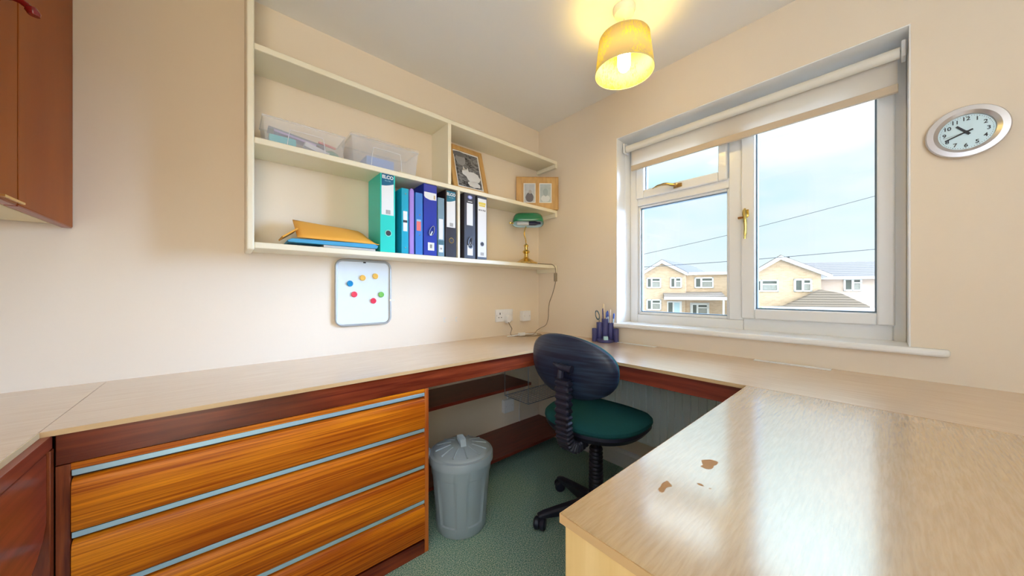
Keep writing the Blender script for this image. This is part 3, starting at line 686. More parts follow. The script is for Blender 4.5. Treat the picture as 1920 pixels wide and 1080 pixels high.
def frame1():
    t = thing('photo_frame', 'oak frame with black and white photograph of a kitten beside the upright divider', 'photo frame', (-.700, -.118, ZM))
    t.rotation_euler = (R(-15.5), 0, 0)
    W, Hh, bd = .1250, .312, .030
    f = MB(); f.box(-W, -W+bd, -.010, .006, 0, Hh); f.box(W-bd, W, -.010, .006, 0, Hh); f.box(-W+bd, W-bd, -.010, .006, 0, bd); f.box(-W+bd, W-bd, -.010, .006, Hh-bd, Hh)
    f.build('frame', OAK, t, bevel=.003)
    MB().box(-W+bd, W-bd, -.002, .004, bd, Hh-bd).build('mount', M['paper'], t)
    p = flat([(-.086, .040), (.086, .040), (.086, .272), (-.086, .272)], -.0028, -.002, 'photograph', bw_photo('kitten_background', 3.1, .03, .30, 28), t)
    g1 = mat('photo_grey', (.13, .13, .14), .3); g2 = mat('photo_light', (.68, .68, .68), .3); g3 = mat('photo_mid', (.30, .30, .31), .3)
    flat(blob(-.045, .222, .036, .042, seed=1), -.0032, -.0028, 'face_shape', g3, p)
    flat(blob(-.050, .258, .050, .018, seed=5), -.0033, -.0028, 'hair_shape', g1, p)
    flat(blob(.028, .115, .052, .038, seed=2), -.0034, -.0028, 'kitten_body', g2, p)
    flat(blob(-.022, .138, .026, .024, seed=3), -.0036, -.0028, 'kitten_head', g2, p)
    flat([(-.040, .150), (-.034, .180), (-.020, .158)], -.0036, -.0028, 'kitten_ear', g2, p); flat([(-.014, .156), (-.002, .176), (.002, .148)], -.0036, -.0028, 'kitten_ear', g2, p)
    flat(blob(.030, .066, .044, .022, seed=4, wob=.15), -.0034, -.0028, 'hand_shape', g2, p)
frame1()
def frame2():
    a = math.atan2(-.195, .235)
    t = thing('double_photo_frame', 'oak frame with two small photographs standing across the shelf corner', 'photo frame', (-.1265, -.1080, ZM), a)
    W, Hh = .150, .232
    f = MB(); f.box(-W, -.100, -.008, .008, 0, Hh); f.box(-.012, .014, -.008, .008, 0, Hh); f.box(.104, W, -.008, .008, 0, Hh)
    f.box(-.100, -.012, -.008, .008, 0, .048); f.box(.014, .104, -.008, .008, 0, .048); f.box(-.100, -.012, -.008, .008, .190, Hh); f.box(.014, .104, -.008, .008, .190, Hh)
    f.build('frame', OAK, t)
    MB().tube([(-W, -.009, 0.002), (-W, -.009, Hh), (W, -.009, Hh), (W, -.009, .002)], .004, 6).build('frame_moulding', OAK, t)
    for i, (x0, x1) in enumerate(((-.100, -.012), (.014, .104))):
        m = MB().box(x0, x1, -.006, -.004, .048, .190).build('mount', M['paper'], t)
        p = flat([(x0+.006, .054), (x1-.006, .054), (x1-.006, .184), (x0+.006, .184)], -.0066, -.006, 'photograph', mat('soft_photo', (.50, .54, .58) if i == 0 else (.42, .50, .53), .25, var=.25, vscale=30), m)
        xc = (x0+x1)/2
        if i == 0:
            flat(blob(xc, .088, .030, .034, seed=8), -.0070, -.0066, 'coat_shape', mat('photo_coat', (.12, .11, .13), .3), p)
            flat(blob(xc+.004, .128, .012, .015, seed=9), -.0072, -.0066, 'head_shape', mat('photo_skin', (.40, .38, .38), .3), p)
        else:
            flat(blob(xc, .080, .032, .025, seed=10), -.0070, -.0066, 'shirt_shape', mat('photo_shirt', (.62, .67, .69), .3), p)
            flat(blob(xc, .124, .018, .028, seed=11), -.0072, -.0066, 'head_shape', mat('photo_hair', (.28, .36, .40), .3), p)
frame2()

# ------------------------------------------------------------------ banker's lamp
def bankers():
    c = Vector((-.256, -.128, 1.2535)); t = thing('bankers_lamp', 'brass desk lamp with a green glass shade at the corner end of the lowest shelf', 'lamp', c, R(-41.14))
    MB().lathe([(.078, 0), (.080, .004), (.076, .010), (.060, .016), (.048, .026), (.026, .036), (.016, .044)], (0, 0, 0), 40).build('base', M['brass'], t, smooth='auto')
    MB().lathe([(.014, .042), (.016, .048), (.013, .054), (.013, .068), (.020, .076), (.026, .084), (.020, .092), (.012, .098), (.012, .118), (.017, .122), (.015, .130), (.006, .140)], (0, 0, 0), 28).build('stem', M['brass'], t, smooth='auto')
    MB().tube([(0, 0, .135), (-.004, 0, .17), (-.012, .004, .20), (-.010, .012, .235), (.0, .022, .262)], .0042, 10, 5).build('arm', M['brass'], t, smooth='auto')
    # half-capsule glass shade, axis along local x, open towards the room
    g = MB(); nx, na = 26, 14; vs = []; fs = []
    tilt = R(-20)
    for i in range(nx+1):
        u = -1+2*i/nx; x = .108*math.sin(u*math.pi/2)*1.0
        rr = .054*max(0.02, 1-abs(x/.108)**6)**.5
        for j in range(na+1):
            a = -R(10)+R(190)*j/na
            yy = -math.cos(a)*rr*1.05; zz = math.sin(a)*rr*1.45-.004
            y2 = yy*math.cos(tilt)-zz*math.sin(tilt); z2 = yy*math.sin(tilt)+zz*math.cos(tilt)
            vs.append((x+.012, y2-.012, z2+.282))
    for i in range(nx):
        for j in range(na):
            a = i*(na+1)+j; fs.append((a, a+1, a+na+2, a+na+1))
    g.add(vs, fs)
    gm = mat('green_glass', (.012, .20, .085), .12, coat=.6)
    ob = g.build('shade', gm, t, smooth=True)
    md = ob.modifiers.new('s', 'SOLIDIFY'); md.thickness = .003; md.offset = -1; md.material_offset = 1; md.material_offset_rim = 0
    ob.data.materials.append(mat('white_glass_lining', (.55, .72, .74), .3))
    MB().lathe([(.002, -.066), (.011, -.064), (.013, -.05), (.013, .010), (.011, .018)], (0.0, -.006, .280), 18, 'x').build('bulb', mat('frosted_bulb', (.82, .84, .84), .3), t, smooth='auto')
    MB().lathe([(.012, .018), (.014, .020), (.014, .062), (.008, .082), (.006, .10)], (0.0, -.006, .280), 18, 'x').build('bulb_holder', mat('navy_holder', (.02, .02, .06), .35), t, smooth='auto')
    MB().lathe([(.002, -.118), (.006, -.112), (.004, -.104), (.007, -.098), (.007, -.088)], (0.0, -.006, .282), 12, 'x').build('finial', M['brass'], t, smooth='auto')
    # flex, switch and plug (world coordinates turned into the lamp's frame)
    inv = (Matrix.Translation(c) @ Matrix.Rotation(R(-41.14), 4, 'Z')).inverted()
    k = MB(); k.M = inv
    zz = 1.2575
    A_ = [(-.200, -.150, zz+.004), (-.150, -.170, zz), (-.095, -.180, zz), (-.062, -.192, zz-.001), (-.045, -.205, 1.238), (-.040, -.208, 1.205), (-.040, -.207, 1.17), (-.042, -.205, 1.12), (-.052, -.190, 1.05),
          (-.058, -.165, .985), (-.052, -.150, .93), (-.038, -.135, .88), (-.034, -.125, .85), (-.045, -.115, .815), (-.085, -.100, .795), (-.115, -.095, .780), (-.150, -.105, .762), (-.190, -.125, .7578), (-.235, -.120, .7575), (-.275, -.075, .7575), (-.26, -.05, .7575),
          (-.20, -.052, .7575), (-.155, -.075, .7575), (-.12, -.12, .7575), (-.15, -.17, .7575), (-.23, -.17, .7575), (-.31, -.115, .7575), (-.335, -.060, .762), (-.315, -.040, .79), (-.305, -.035, .80), (-.325, -.042, .822), (-.350, -.048, .850)]
    k.tube(A_, .0022, 6, 6); k.build('flex', M['cable'], t, smooth=True)
    s = MB(); s.M = inv; s.box(-.0505, -.0305, -.216, -.198, 1.135, 1.195); s.build('inline_switch', mat('switch_brown', (.30, .24, .15), .4), t, bevel=.004, seg=3)
    p = MB(); p.M = inv; p.prism([(-.338, .905), (-.318, .900), (-.312, .868), (-.325, .845), (-.350, .840), (-.362, .860), (-.355, .890)], -.045, -.0105, 'y'); p.build('plug', M['white_plastic'], t, bevel=.006, seg=3)
bankers()
ad = thing('cable_connector', 'white cable connector lying on the worktop in the corner', 'connector', (-.27, -.09, .757)); o = (-.27, -.09, .757)
MB().box(-.300, -.245, -.112, -.088, .7555, .777).build('block', M['white_plastic'], ad, off=o, bevel=.005, seg=3)
MB().tube([(-.38, -.070, .758), (-.34, -.085, .760), (-.30, -.10, .764), (-.24, -.100, .764), (-.19, -.10, .760), (-.14, -.115, .757)], .0032, 8, 4).build('white_flex', M['white_plastic'], ad, off=o, smooth=True)

# ------------------------------------------------------------------ sockets on the wall
def socket():
    c = (-.352, 0, .896); t = thing('wall_socket', 'white double wall socket above the worktop', 'socket', c)
    MB().box(-.430, -.274, -.001, -.010, .853, .938).build('plate', M['white_plastic'], t, off=c, bevel=.002)
    h = MB()
    for x in (-.392,): h.box(x-.0035, x+.0035, -.0103, -.0100, .902, .916); h.box(x-.0155, x-.0075, -.0103, -.0100, .880, .885); h.box(x+.0075, x+.0155, -.0103, -.0100, .880, .885)
    h.build('pin_holes', M['dark'], t, off=c)
    for x in (-.366, -.290): MB().box(x-.006, x+.006, -.010, -.0135, .906, .924).build('rocker', M['white_plastic'], t, off=c, bevel=.001)
    for x in (-.421, -.283): MB().lathe([(.0025, -.0106), (.0025, -.0098)], (x, 0, .896), 10, 'y').build('screw', M['chrome'], t, off=c)
socket()
def blank(c, w, h, d, label, name, lead=True):
    t = thing(name, label, 'wall box', c)
    MB().box(-w/2, w/2, -.001, -d+.008, -h/2+.001, h/2-.001).build('back_box', M['white_plastic'], t, bevel=.002)
    MB().box(-w/2, w/2, -d+.008, -d, -h/2, h/2).build('cover_plate', M['white_plastic'], t, bevel=.002)
    for x in (-w*.33, w*.33): MB().lathe([(.0025, -d-.0006), (.0025, -d)], (x, 0, 0), 10, 'y').build('screw', M['chrome'], t)
    return t
blank((-.160, 0, .884), .078, .074, .036, 'square white connection box right of the double socket', 'connection_box')
t = blank((-.325, 0, .262), .090, .090, .030, 'square white junction box on the wall below the worktop', 'junction_box')
MB().tube([(.0, -.010, .045), (.0, -.010, .190)], .006, 8).build('conduit', M['white_plastic'], t)
tag(MB().tube([(-.30, -.30, .45), (-.22, -.10, .40), (-.20, -.02, .30), (-.215, -.012, .20), (-.21, -.012, .118)], .0022, 6, 5).build('hanging_flex', M['white_plastic'], smooth=True), 'thin pale flex hanging down the wall under the worktop', 'cable')
for x in (-.815, -.733):
    tag(MB().box(x-.009, x-.006, -.0003, -.001, .877, .903).box(x-.006, x+.004, -.0003, -.001, .900, .903).box(x-.006, x+.004, -.0003, -.001, .877, .880).build('sticky_tab', mat('pale_tab', (.66, .72, .70), .5)),
        'faint square tape mark on the wall, %s of the pair' % ('left' if x < -.8 else 'right'), 'tape mark', 'tape marks below the files')

# ------------------------------------------------------------------ whiteboard
def board():
    c = (-1.286, 0, 1.057); t = thing('magnetic_whiteboard', 'small magnetic whiteboard with rounded grey frame under the shelf', 'whiteboard', c)
    W, Hh, r = .1365, .167, .038
    def rr(w, h, rad, n=8):
        pts = []
        for cx, cz, a0 in ((w-rad, h-rad, 0), (-w+rad, h-rad, 90), (-w+rad, -h+rad, 180), (w-rad, -h+rad, 270)):
            for k in range(n+1): a = R(a0+90*k/n); pts.append((cx+rad*math.cos(a), cz+rad*math.sin(a)))
        return pts
    MB().prism(rr(W-.004, Hh-.004, r-.004), -.002, -.010, 'y').build('panel', mat('board_white', (.76, .83, .86), .25), t)
    pts = [(p[0], -.010, p[1]) for p in rr(W-.005, Hh-.005, r-.005)]; pts.append(pts[0]); pts.append(pts[1])
    MB().tube(pts, .0062, 10).build('frame', mat('grey_frame', (.42, .45, .46), .3, metal=.4), t, smooth=True)
    MB().box(W-.010, W+.018, -.0165, -.0172, -.045, -.035).build('fixing_tab', mat('tab_cream', (.80, .74, .60), .5), t)
    MB().box(-.006, .006, -.0105, -.014, Hh-.016, Hh-.008).build('hook', M['dark'], t)
    for (x, z, col, lab) in ((-1.355, 1.103, hexc(0, 135, 190), 'blue round magnet at the left of the whiteboard'), (-1.295, 1.133, hexc(240, 190, 90), 'left of the two yellow magnets on the whiteboard'),
        (-1.232, 1.143, hexc(240, 190, 90), 'right of the two yellow magnets on the whiteboard'), (-1.335, 1.049, hexc(235, 70, 90), 'red magnet below the blue one on the whiteboard'),
        (-1.242, 1.015, hexc(230, 60, 85), 'lowest of the magnets on the whiteboard, red'), (-1.202, 1.047, hexc(120, 190, 90), 'green round magnet at the right of the whiteboard')):
        cc = (x, -.0105, z)
        m = MB().lathe([(.0145, 0), (.015, -.003), (.0135, -.006), (.010, -.0068), (.0095, -.0055), (.002, -.0055)], (0, 0, 0), 28, 'y').build('round_magnet', mat('magnet_colour', col, .35), smooth='auto')
        m.location = cc; tag(m, lab, 'magnet', 'magnets on the whiteboard')
board()

# ------------------------------------------------------------------ pen pot and its pens
def pot():
    c = Vector((-.064, -.628, .7555)); K_ = 1.22; t = thing('desk_tidy', 'dark blue desk tidy of round tubes on the worktop beneath the window corner', 'pen holder', c, R(-52)); t.scale = (K_, K_, K_)
    m = mat('navy_plastic', (.055, .055, .19), .35, coat=.2)
    MB().lathe([(.040, 0), (.042, .004), (.042, .012), (.038, .014)], (0, -.012, 0), 32).build('base', m, t, smooth='auto')
    for x, y, h, r in ((-.050, 0, .066, .0135), (-.026, .006, .096, .0150), (.002, .010, .114, .0165), (.029, .006, .094, .0145), (.053, -.004, .066, .0145)):
        MB().lathe([(r-.001, 0), (r, .002), (r, h), (r-.002, h), (r-.002, .004), (.001, .004)], (x, y, 0), 22).build('tube', m, t, smooth='auto')
    MB().box(-.010, .012, -.048, -.020, .008, .030).build('clip_tray', mat('aqua_clips', (.45, .70, .74), .4), t, bevel=.003)
    W = Matrix.Translation(c) @ Matrix.Rotation(R(-52), 4, 'Z') @ Matrix.Scale(K_, 4)
    def at(x, y, z): return W @ Vector((x, y, z))
    def pen(name, a, b, r, col, label, cat, tip=None):
        b = (b[0], b[1], b[2]*1.27); a, b = at(*a), at(*b); d = (b-a)
        root = thing(name, label, cat, a, group='pens and pencils in the desk tidy')
        MB().tube([(0, 0, 0), d*.8], r, 10).build('barrel', mat(name+'_body', col, .4), root, smooth='auto')
        MB().tube([d*.8, d*.96, d], [r*1.12, r*1.12, r*.5], 10).build('cap', mat(name+'_end', tip or col, .35), root, smooth='auto')
    pen('pencil', (.0, .010, .006), (-.006, .010, .150), .0032, (.72, .52, .24), 'tallest pencil, bare wood, in the middle tube of the desk tidy', 'pencil', (.80, .62, .35))
    pen('pen', (-.004, .012, .006), (-.008, .012, .132), .0050, (.06, .06, .30), 'purple-blue pen beside the tallest pencil in the desk tidy', 'pen', (.05, .05, .22))
    pen('pencil', (.030, .004, .006), (.027, .004, .128), .0030, (.78, .60, .42), 'pinkish wooden pencil in the second tube from the right of the desk tidy', 'pencil', (.86, .70, .55))
    pen('pen', (.026, .010, .006), (.014, .010, .122), .0044, (.55, .70, .85), 'clear pen with dark blue cap right of the tallest pencil', 'pen', (.02, .05, .30))
    pen('pen', (.034, .010, .006), (.045, .010, .112), .0042, (.50, .68, .85), 'pen with bright blue cap at the right of the desk tidy', 'pen', (.02, .10, .50))
    pen('pen', (.006, .004, .006), (.009, .004, .118), .0040, (.60, .72, .85), 'pale pen just right of the tallest pencil, behind the front pens', 'pen', (.03, .08, .40))
    s = thing('scissors', 'scissors with dark teal loop handles standing in the left tube of the desk tidy', 'scissors', at(-.026, .006, .006))
    q = W.to_3x3()
    b = MB(); b.tube([q @ Vector((0, 0, 0)), q @ Vector((-.002, 0, .102))], .003, 6); b.build('blades', M['chrome'], s)
    for off_, ln in ((0, .0), (.006, .004)):
        pts = [q @ Vector((-.004+(-.013)*k_+math.sin(2*math.pi*k_)*.007*1.0, off_, .082+.034*(1-math.cos(2*math.pi*k_))*.62)) for k_ in [i/16 for i in range(16)]]
        pts = [q @ Vector((-.010+.009*math.cos(a)-.010*math.sin(a)*.4, off_-.002, .124+ln+.022*math.sin(a))) for a in [2*math.pi*i/18 for i in range(19)]]
        MB().tube(pts, .0022, 6).build('handle', mat('teal_handle', (.03, .10, .14), .4), s, smooth=True)
pot()

# ------------------------------------------------------------------ bin
def bin_():
    c = (-1.002, -.478, 0.001); t = thing('pedal_free_bin', 'grey plastic dustbin with ribbed lid on the carpet beside the drawers', 'bin', c); t.name = 'dustbin'
    b = MB(); seg = 96; prof = [(.112, 0), (.116, .004), (.124, .10), (.133, .22), (.139, .312)]
    vs = []; fs = []
    zz = [0, .004, .045, .05, .15, .25, .255, .312]
    for z in zz:
        r0 = .112+.027*z/.312 + (0 if z > 0 else -.003)
        for k in range(seg):
            a = 2*math.pi*k/seg; ph = (k % 16)
            rec = -.0055 if (3 <= ph <= 12 and .05 <= z <= .25) else 0
            vs.append(((r0+rec)*math.cos(a), (r0+rec)*math.sin(a), z))
    for i in range(len(zz)-1):
        for k in range(seg): fs.append((i*seg+k, i*seg+(k+1) % seg, (i+1)*seg+(k+1) % seg, (i+1)*seg+k))
    fs.append(tuple(range(seg-1, -1, -1)))
    b.add(vs, fs); b.build('body', M['bin'], t, smooth='auto')
    MB().lathe([(.140, .300), (.1455, .300), (.1455, .326), (.142, .333), (.130, .336), (.127, .341), (.118, .346), (.06, .362), (.03, .366), (.002, .367)], (0, 0, 0), 72).build('lid', M['bin'], t, smooth='auto')
    r = MB()
    for k in range(12):
        a = 2*math.pi*(k+.35)/12
        r.tube([(math.cos(a)*.05, math.sin(a)*.05, .3635), (math.cos(a)*.117, math.sin(a)*.117, .3470)], [.0028, .0045], 6)
    rb = r.build('lid_ribs', M['bin'], t, smooth='auto')
    h = MB(); h.M = Matrix.Rotation(R(72), 4, 'Z')
    h.prism([(-.042, .360), (-.036, .382), (-.026, .391), (.026, .391), (.036, .382), (.042, .360)], -.013, .013, 'y')
    for k in range(8): h.box(-.026+k*.0068, -.0225+k*.0068, -.0145, .0145, .372, .3940)
    h.build('lid_handle', M['bin'], t, bevel=.0015)
    for a in (R(150),):
        h = MB(); h.M = Matrix.Rotation(a, 4, 'Z'); h.box(.135, .158, -.025, .025, .318, .332); h.box(.14, .150, -.02, .02, .33, .348); h.build('clip_handle', M['bin'], t, bevel=.003)
bin_()

# ------------------------------------------------------------------ office chair
def chair():
    hx, hy = -.528, -.882; az = R(3)
    t = thing('office_chair', 'swivel typist chair with green seat and dark blue back at the corner of the worktops', 'office chair', (hx, hy, 0.001), az)
    BP = M['black_plastic']
    # castor directions (world) -> local
    a0 = math.atan2(-.607+.882, -.472+.528)-az   # towards the far castor
    for k in range(5):
        a = a0+k*R(72); cx, cy = math.cos(a), math.sin(a)
        nx, ny = -cy, cx
        # leg: tapered arm dropping outward
        b = MB(); L0, L1 = .020, .272; vs = []; fs = []
        st = [(L0, .024, .112, .052), (.08, .023, .108, .054), (.18, .019, .092, .056), (.255, .017, .078, .056), (.280, .014, .070, .058)]
        for (l, wd, zt, zb) in st:
            for (s_, z) in ((-1, zb), (1, zb), (1, zt-.006), (.6, zt), (-.6, zt), (-1, zt-.006)): vs.append((cx*l+nx*wd*s_, cy*l+ny*wd*s_, z))
        for i in range(len(st)-1):
            for j in range(6): fs.append((i*6+j, i*6+(j+1) % 6, (i+1)*6+(j+1) % 6, (i+1)*6+j))
        fs += [(5, 4, 3, 2, 1, 0), tuple(range(24, 30))]
        b.add(vs, fs); lg = b.build('leg', BP, t, bevel=.003)
        w = MB(); w.M = Matrix.Translation((cx*.270, cy*.270, .027)) @ Matrix.Rotation(a+R(60), 4, 'Z')
        for s_ in (-1, 1): w.lathe([(.006, s_*.002), (.024, s_*.002), (.0265, s_*.006), (.0265, s_*.020), (.020, s_*.026), (.003, s_*.027)], (0, 0, 0), 24, 'y')
        w.box(-.016, .016, -.006, .006, .0, .036)
        w.build('castor', BP, lg, smooth='auto')
    MB().lathe([(.036, .050), (.042, .060), (.040, .108), (.034, .118)], (0, 0, 0), 28).build('base_hub', BP, t, smooth='auto')
    g = []; n = 13; z0, z1 = .116, .345
    for k in range(n):
        z = z0+(z1-z0)*k/n; d = (z1-z0)/n; r = .0345-.004*k/n; g += [(r-.004, z), (r, z+d*.3), (r, z+d*.6), (r-.004, z+d*.95)]
    MB().lathe(g, (0, 0, 0), 28).build('column_sleeve', BP, t, smooth='auto')
    MB().lathe([(.014, .30), (.014, .435)], (0, 0, 0), 18).build('gas_lift', mat('dark_metal', (.05, .05, .07), .3, metal=.8), t, smooth='auto')
    MB().box(-.10, .10, -.055, .055, .420, .451).box(-.02, .05, -.10, -.05, .418, .438).build('mechanism', BP, t, bevel=.006)
    kb = MB(); kb.lathe([(.010, -.150), (.018, -.148), (.018, -.122), (.010, -.118)], (.02, 0, .420), 10, 'y'); kb.tube([(.02, -.12, .420), (.02, -.05, .428)], .006, 8); kb.build('adjuster_knob', BP, t, smooth='auto')
    # seat
    def outline(n, rx, ry, p=2.5, shift=0):
        out = []
        for k in range(n):
            a = 2*math.pi*k/n; c_, s_ = math.cos(a), math.sin(a)
            out.append((shift+rx*math.copysign(abs(c_)**(2/p), c_), ry*math.copysign(abs(s_)**(2/p), s_)*(1+.06*c_)))
        return out
    def dome(levels, n=56, p=2.5, f=None):
        b = MB(); vs = []; fs = []
        for rx, ry, z in levels:
            for (x, y) in outline(n, rx, ry, p):
                vs.append((x, y, z+(f(x, y) if f else 0)))
        for i in range(len(levels)-1):
            for k in range(n): fs.append((i*n+k, i*n+(k+1) % n, (i+1)*n+(k+1) % n, (i+1)*n+k))
        fs.append(tuple(range(n-1, -1, -1))); fs.append(tuple(range((len(levels)-1)*n, len(levels)*n)))
        b.add(vs, fs); return b
    wf = lambda x, y: -.55*max(0, x-.08)**2*2.2
    dome([(.15, .16, .440), (.200, .210, .447), (.214, .226, .468), (.212, .224, .480)], f=wf).build('seat_pan', BP, t, smooth='auto')
    dome([(.210, .222, .478), (.218, .230, .488), (.217, .229, .500), (.205, .217, .512), (.17, .18, .520), (.10, .11, .522), (.03, .03, .5215)], f=wf).build('seat_cushion', M['green_fabric'], t, smooth='auto')
    # backrest: curved oval
    def back(levels, n=56):
        vs = []; fs = []
        b = MB()
        for (ry, rz, x) in levels:
            for k in range(n):
                a = 2*math.pi*k/n; c_, s_ = math.cos(a), math.sin(a)
                y = ry*math.copysign(abs(c_)**(2/2.35), c_); z = rz*math.copysign(abs(s_)**(2/2.35), s_)*(1-.05*abs(c_))
                vs.append((x+y*y*.9, y, z))
        for i in range(len(levels)-1):
            for k in range(n): fs.append((i*n+k, i*n+(k+1) % n, (i+1)*n+(k+1) % n, (i+1)*n+k))
        fs.append(tuple(range(n-1, -1, -1))); fs.append(tuple(range((len(levels)-1)*n, len(levels)*n)))
        b.add(vs, fs); return b
    BM = Matrix.Translation((-.225, .004, .752)) @ Matrix.Rotation(R(-6), 4, 'Y') @ Matrix.Rotation(R(5), 4, 'X')
    def bb(levels, name, m):
        b = back(levels); b.v = [tuple(BM @ Vector(v)) for v in b.v]; return b.build(name, m, t, smooth='auto')
    bb([(.05, .03, -.026), (.15, .09, -.025), (.195, .117, -.020), (.212, .130, -.008), (.214, .132, .002)], 'back_shell', M['shell'])
    bb([(.210, .128, .000), (.213, .131, .010), (.207, .126, .024), (.17, .10, .036), (.08, .05, .041), (.02, .01, .041)], 'back_cushion', M['green_fabric'])
    # bellows-covered spine from under the seat up to the back
    path = [Vector(p) for p in ((-.10, -.015, .434), (-.17, -.022, .426), (-.225, -.025, .428), (-.262, -.025, .455), (-.276, -.025, .50), (-.280, -.025, .56), (-.280, -.025, .64), (-.276, -.022, .712))]
    pts = []
    for i in range(len(path)-1):
        p0, p1, p2, p3 = path[max(i-1, 0)], path[i], path[i+1], path[min(i+2, len(path)-1)]
        for k in range(12):
            u = k/12; pts.append(.5*((2*p1)+(-p0+p2)*u+(2*p0-5*p1+4*p2-p3)*u*u+(-p0+3*p1-3*p2+p3)*u**3))
    pts.append(path[-1])
    b = MB(); vs = []; fs = []; n = len(pts)
    for i, p in enumerate(pts):
        d = (pts[min(i+1, n-1)]-pts[max(i-1, 0)]).normalized(); nn = Vector((0, 1, 0)); bb_ = d.cross(nn)
        s_ = 1.0 if i % 4 < 2 else .84
        for (u, v) in ((-.034, -.014), (-.028, -.021), (.028, -.021), (.034, -.014), (.034, .014), (.028, .021), (-.028, .021), (-.034, .014)):
            vs.append(tuple(p+nn*u*s_+bb_*v*s_))
    for i in range(n-1):
        for k in range(8): fs.append((i*8+k, i*8+(k+1) % 8, (i+1)*8+(k+1) % 8, (i+1)*8+k))
    fs += [tuple(range(7, -1, -1)), tuple(range((n-1)*8, n*8))]
    b.add(vs, fs); b.build('back_spine', BP, t)
    br = MB(); br.tube([(-.272, 0, .700), (-.262, 0, .742), (-.256, 0, .757)], .013, 10, 4); br.tube([(-.268, -.055, .752), (-.272, -.010, .757), (-.268, .035, .764)], [.018, .014, .007], 12, 4)
    br.build('back_bracket', BP, t, smooth='auto')
chair()

# ------------------------------------------------------------------ pendant lamp
def pendant():
    x, y = -.512, -1.015
    t = thing('pendant_lamp', 'lit ceiling pendant with cream drum shade patterned with grasses', 'ceiling lamp', (x, y, H))
    MB().lathe([(.046, -.0005), (.046, -.012), (.040, -.028), (.020, -.040), (.006, -.046)], (0, 0, 0), 36).build('ceiling_rose', mat('rose_white', (.84, .80, .68), .4), t, smooth='auto')
    MB().tube([(0, 0, -.044), (0, 0, -.175)], .003, 8).build('cord', mat('cord_cream', (.72, .66, .50), .5), t)
    zb, zt, rb, rt = -.280, -.135, .122, .104
    m = bpy.data.materials.new('lamp_shade_fabric'); m.use_nodes = True; nt = m.node_tree; nt.nodes.clear(); A = nt.nodes.new; K = nt.links.new
    tc = A('ShaderNodeTexCoord'); mp = A('ShaderNodeMapping'); mp.inputs['Scale'].default_value = (1, 1, .35); K(tc.outputs['Object'], mp.inputs[0])
    n = A('ShaderNodeTexNoise'); n.inputs['Scale'].default_value = 110; n.inputs['Detail'].default_value = 3; n.inputs['Distortion'].default_value = 2.0; K(mp.outputs[0], n.inputs[0])
    n2 = A('ShaderNodeTexNoise'); n2.inputs['Scale'].default_value = 9; K(tc.outputs['Object'], n2.inputs[0])
    r1 = A('ShaderNodeMapRange'); r1.inputs[1].default_value = .48; r1.inputs[2].default_value = .56; K(n.outputs[0], r1.inputs[0])
    r2 = A('ShaderNodeMapRange'); r2.inputs[1].default_value = .46; r2.inputs[2].default_value = .56; K(n2.outputs[0], r2.inputs[0])
    mu = A('ShaderNodeMath'); mu.operation = 'MULTIPLY'; K(r1.outputs[0], mu.inputs[0]); K(r2.outputs[0], mu.inputs[1])
    cx = A('ShaderNodeMixRGB'); K(mu.outputs[0], cx.inputs[0]); cx.inputs[1].default_value = (.76, .65, .34, 1); cx.inputs[2].default_value = (.94, .84, .16, 1)
    d = A('ShaderNodeBsdfDiffuse'); K(cx.outputs[0], d.inputs[0]); tr = A('ShaderNodeBsdfTranslucent'); K(cx.outputs[0], tr.inputs[0])
    x1 = A('ShaderNodeMixShader'); x1.inputs[0].default_value = .26; K(d.outputs[0], x1.inputs[1]); K(tr.outputs[0], x1.inputs[2])
    o = A('ShaderNodeOutputMaterial'); K(x1.outputs[0], o.inputs[0])
    sh = MB().lathe([(rb, zb), (rt, zt)], (0, 0, 0), 64, cap=False).build('shade', m, t, smooth=True, solid=.0012)
    for r_, z_ in ((rb, zb), (rt, zt)):
        pts = [(r_*math.cos(2*math.pi*k/48), r_*math.sin(2*math.pi*k/48), z_) for k in range(49)]
        MB().tube(pts, .0016, 6).build('hoop', mat('hoop_cream', (.72, .62, .36), .5), t, smooth=True)
    sp = MB()
    for k in range(3): a = 2*math.pi*k/3+.5; sp.tube([(0, 0, zt-.03), (math.cos(a)*(rt-.002), math.sin(a)*(rt-.002), zt-.002)], .0012, 6)
    sp.lathe([(.018, zt-.032), (.018, zt-.024)], (0, 0, 0), 20); sp.build('spider', M['white_gloss'], t)
    MB().lathe([(.016, zt-.07), (.018, zt-.06), (.016, zt-.02), (.008, zt-.01)], (0, 0, 0), 20).build('lamp_holder', M['white_plastic'], t, smooth='auto')
    lm = mat('lit_bulb', (1, .95, .7), .4, emit=(1.0, .73, .19), es=52)
    MB().lathe([(.016, zt-.045), (.023, zt-.056), (.027, zt-.072), (.027, zt-.112), (.023, zt-.128), (.012, zt-.139), (.002, zt-.142)], (0, 0, 0), 28).build('bulb', lm, t, smooth='auto')
pendant()

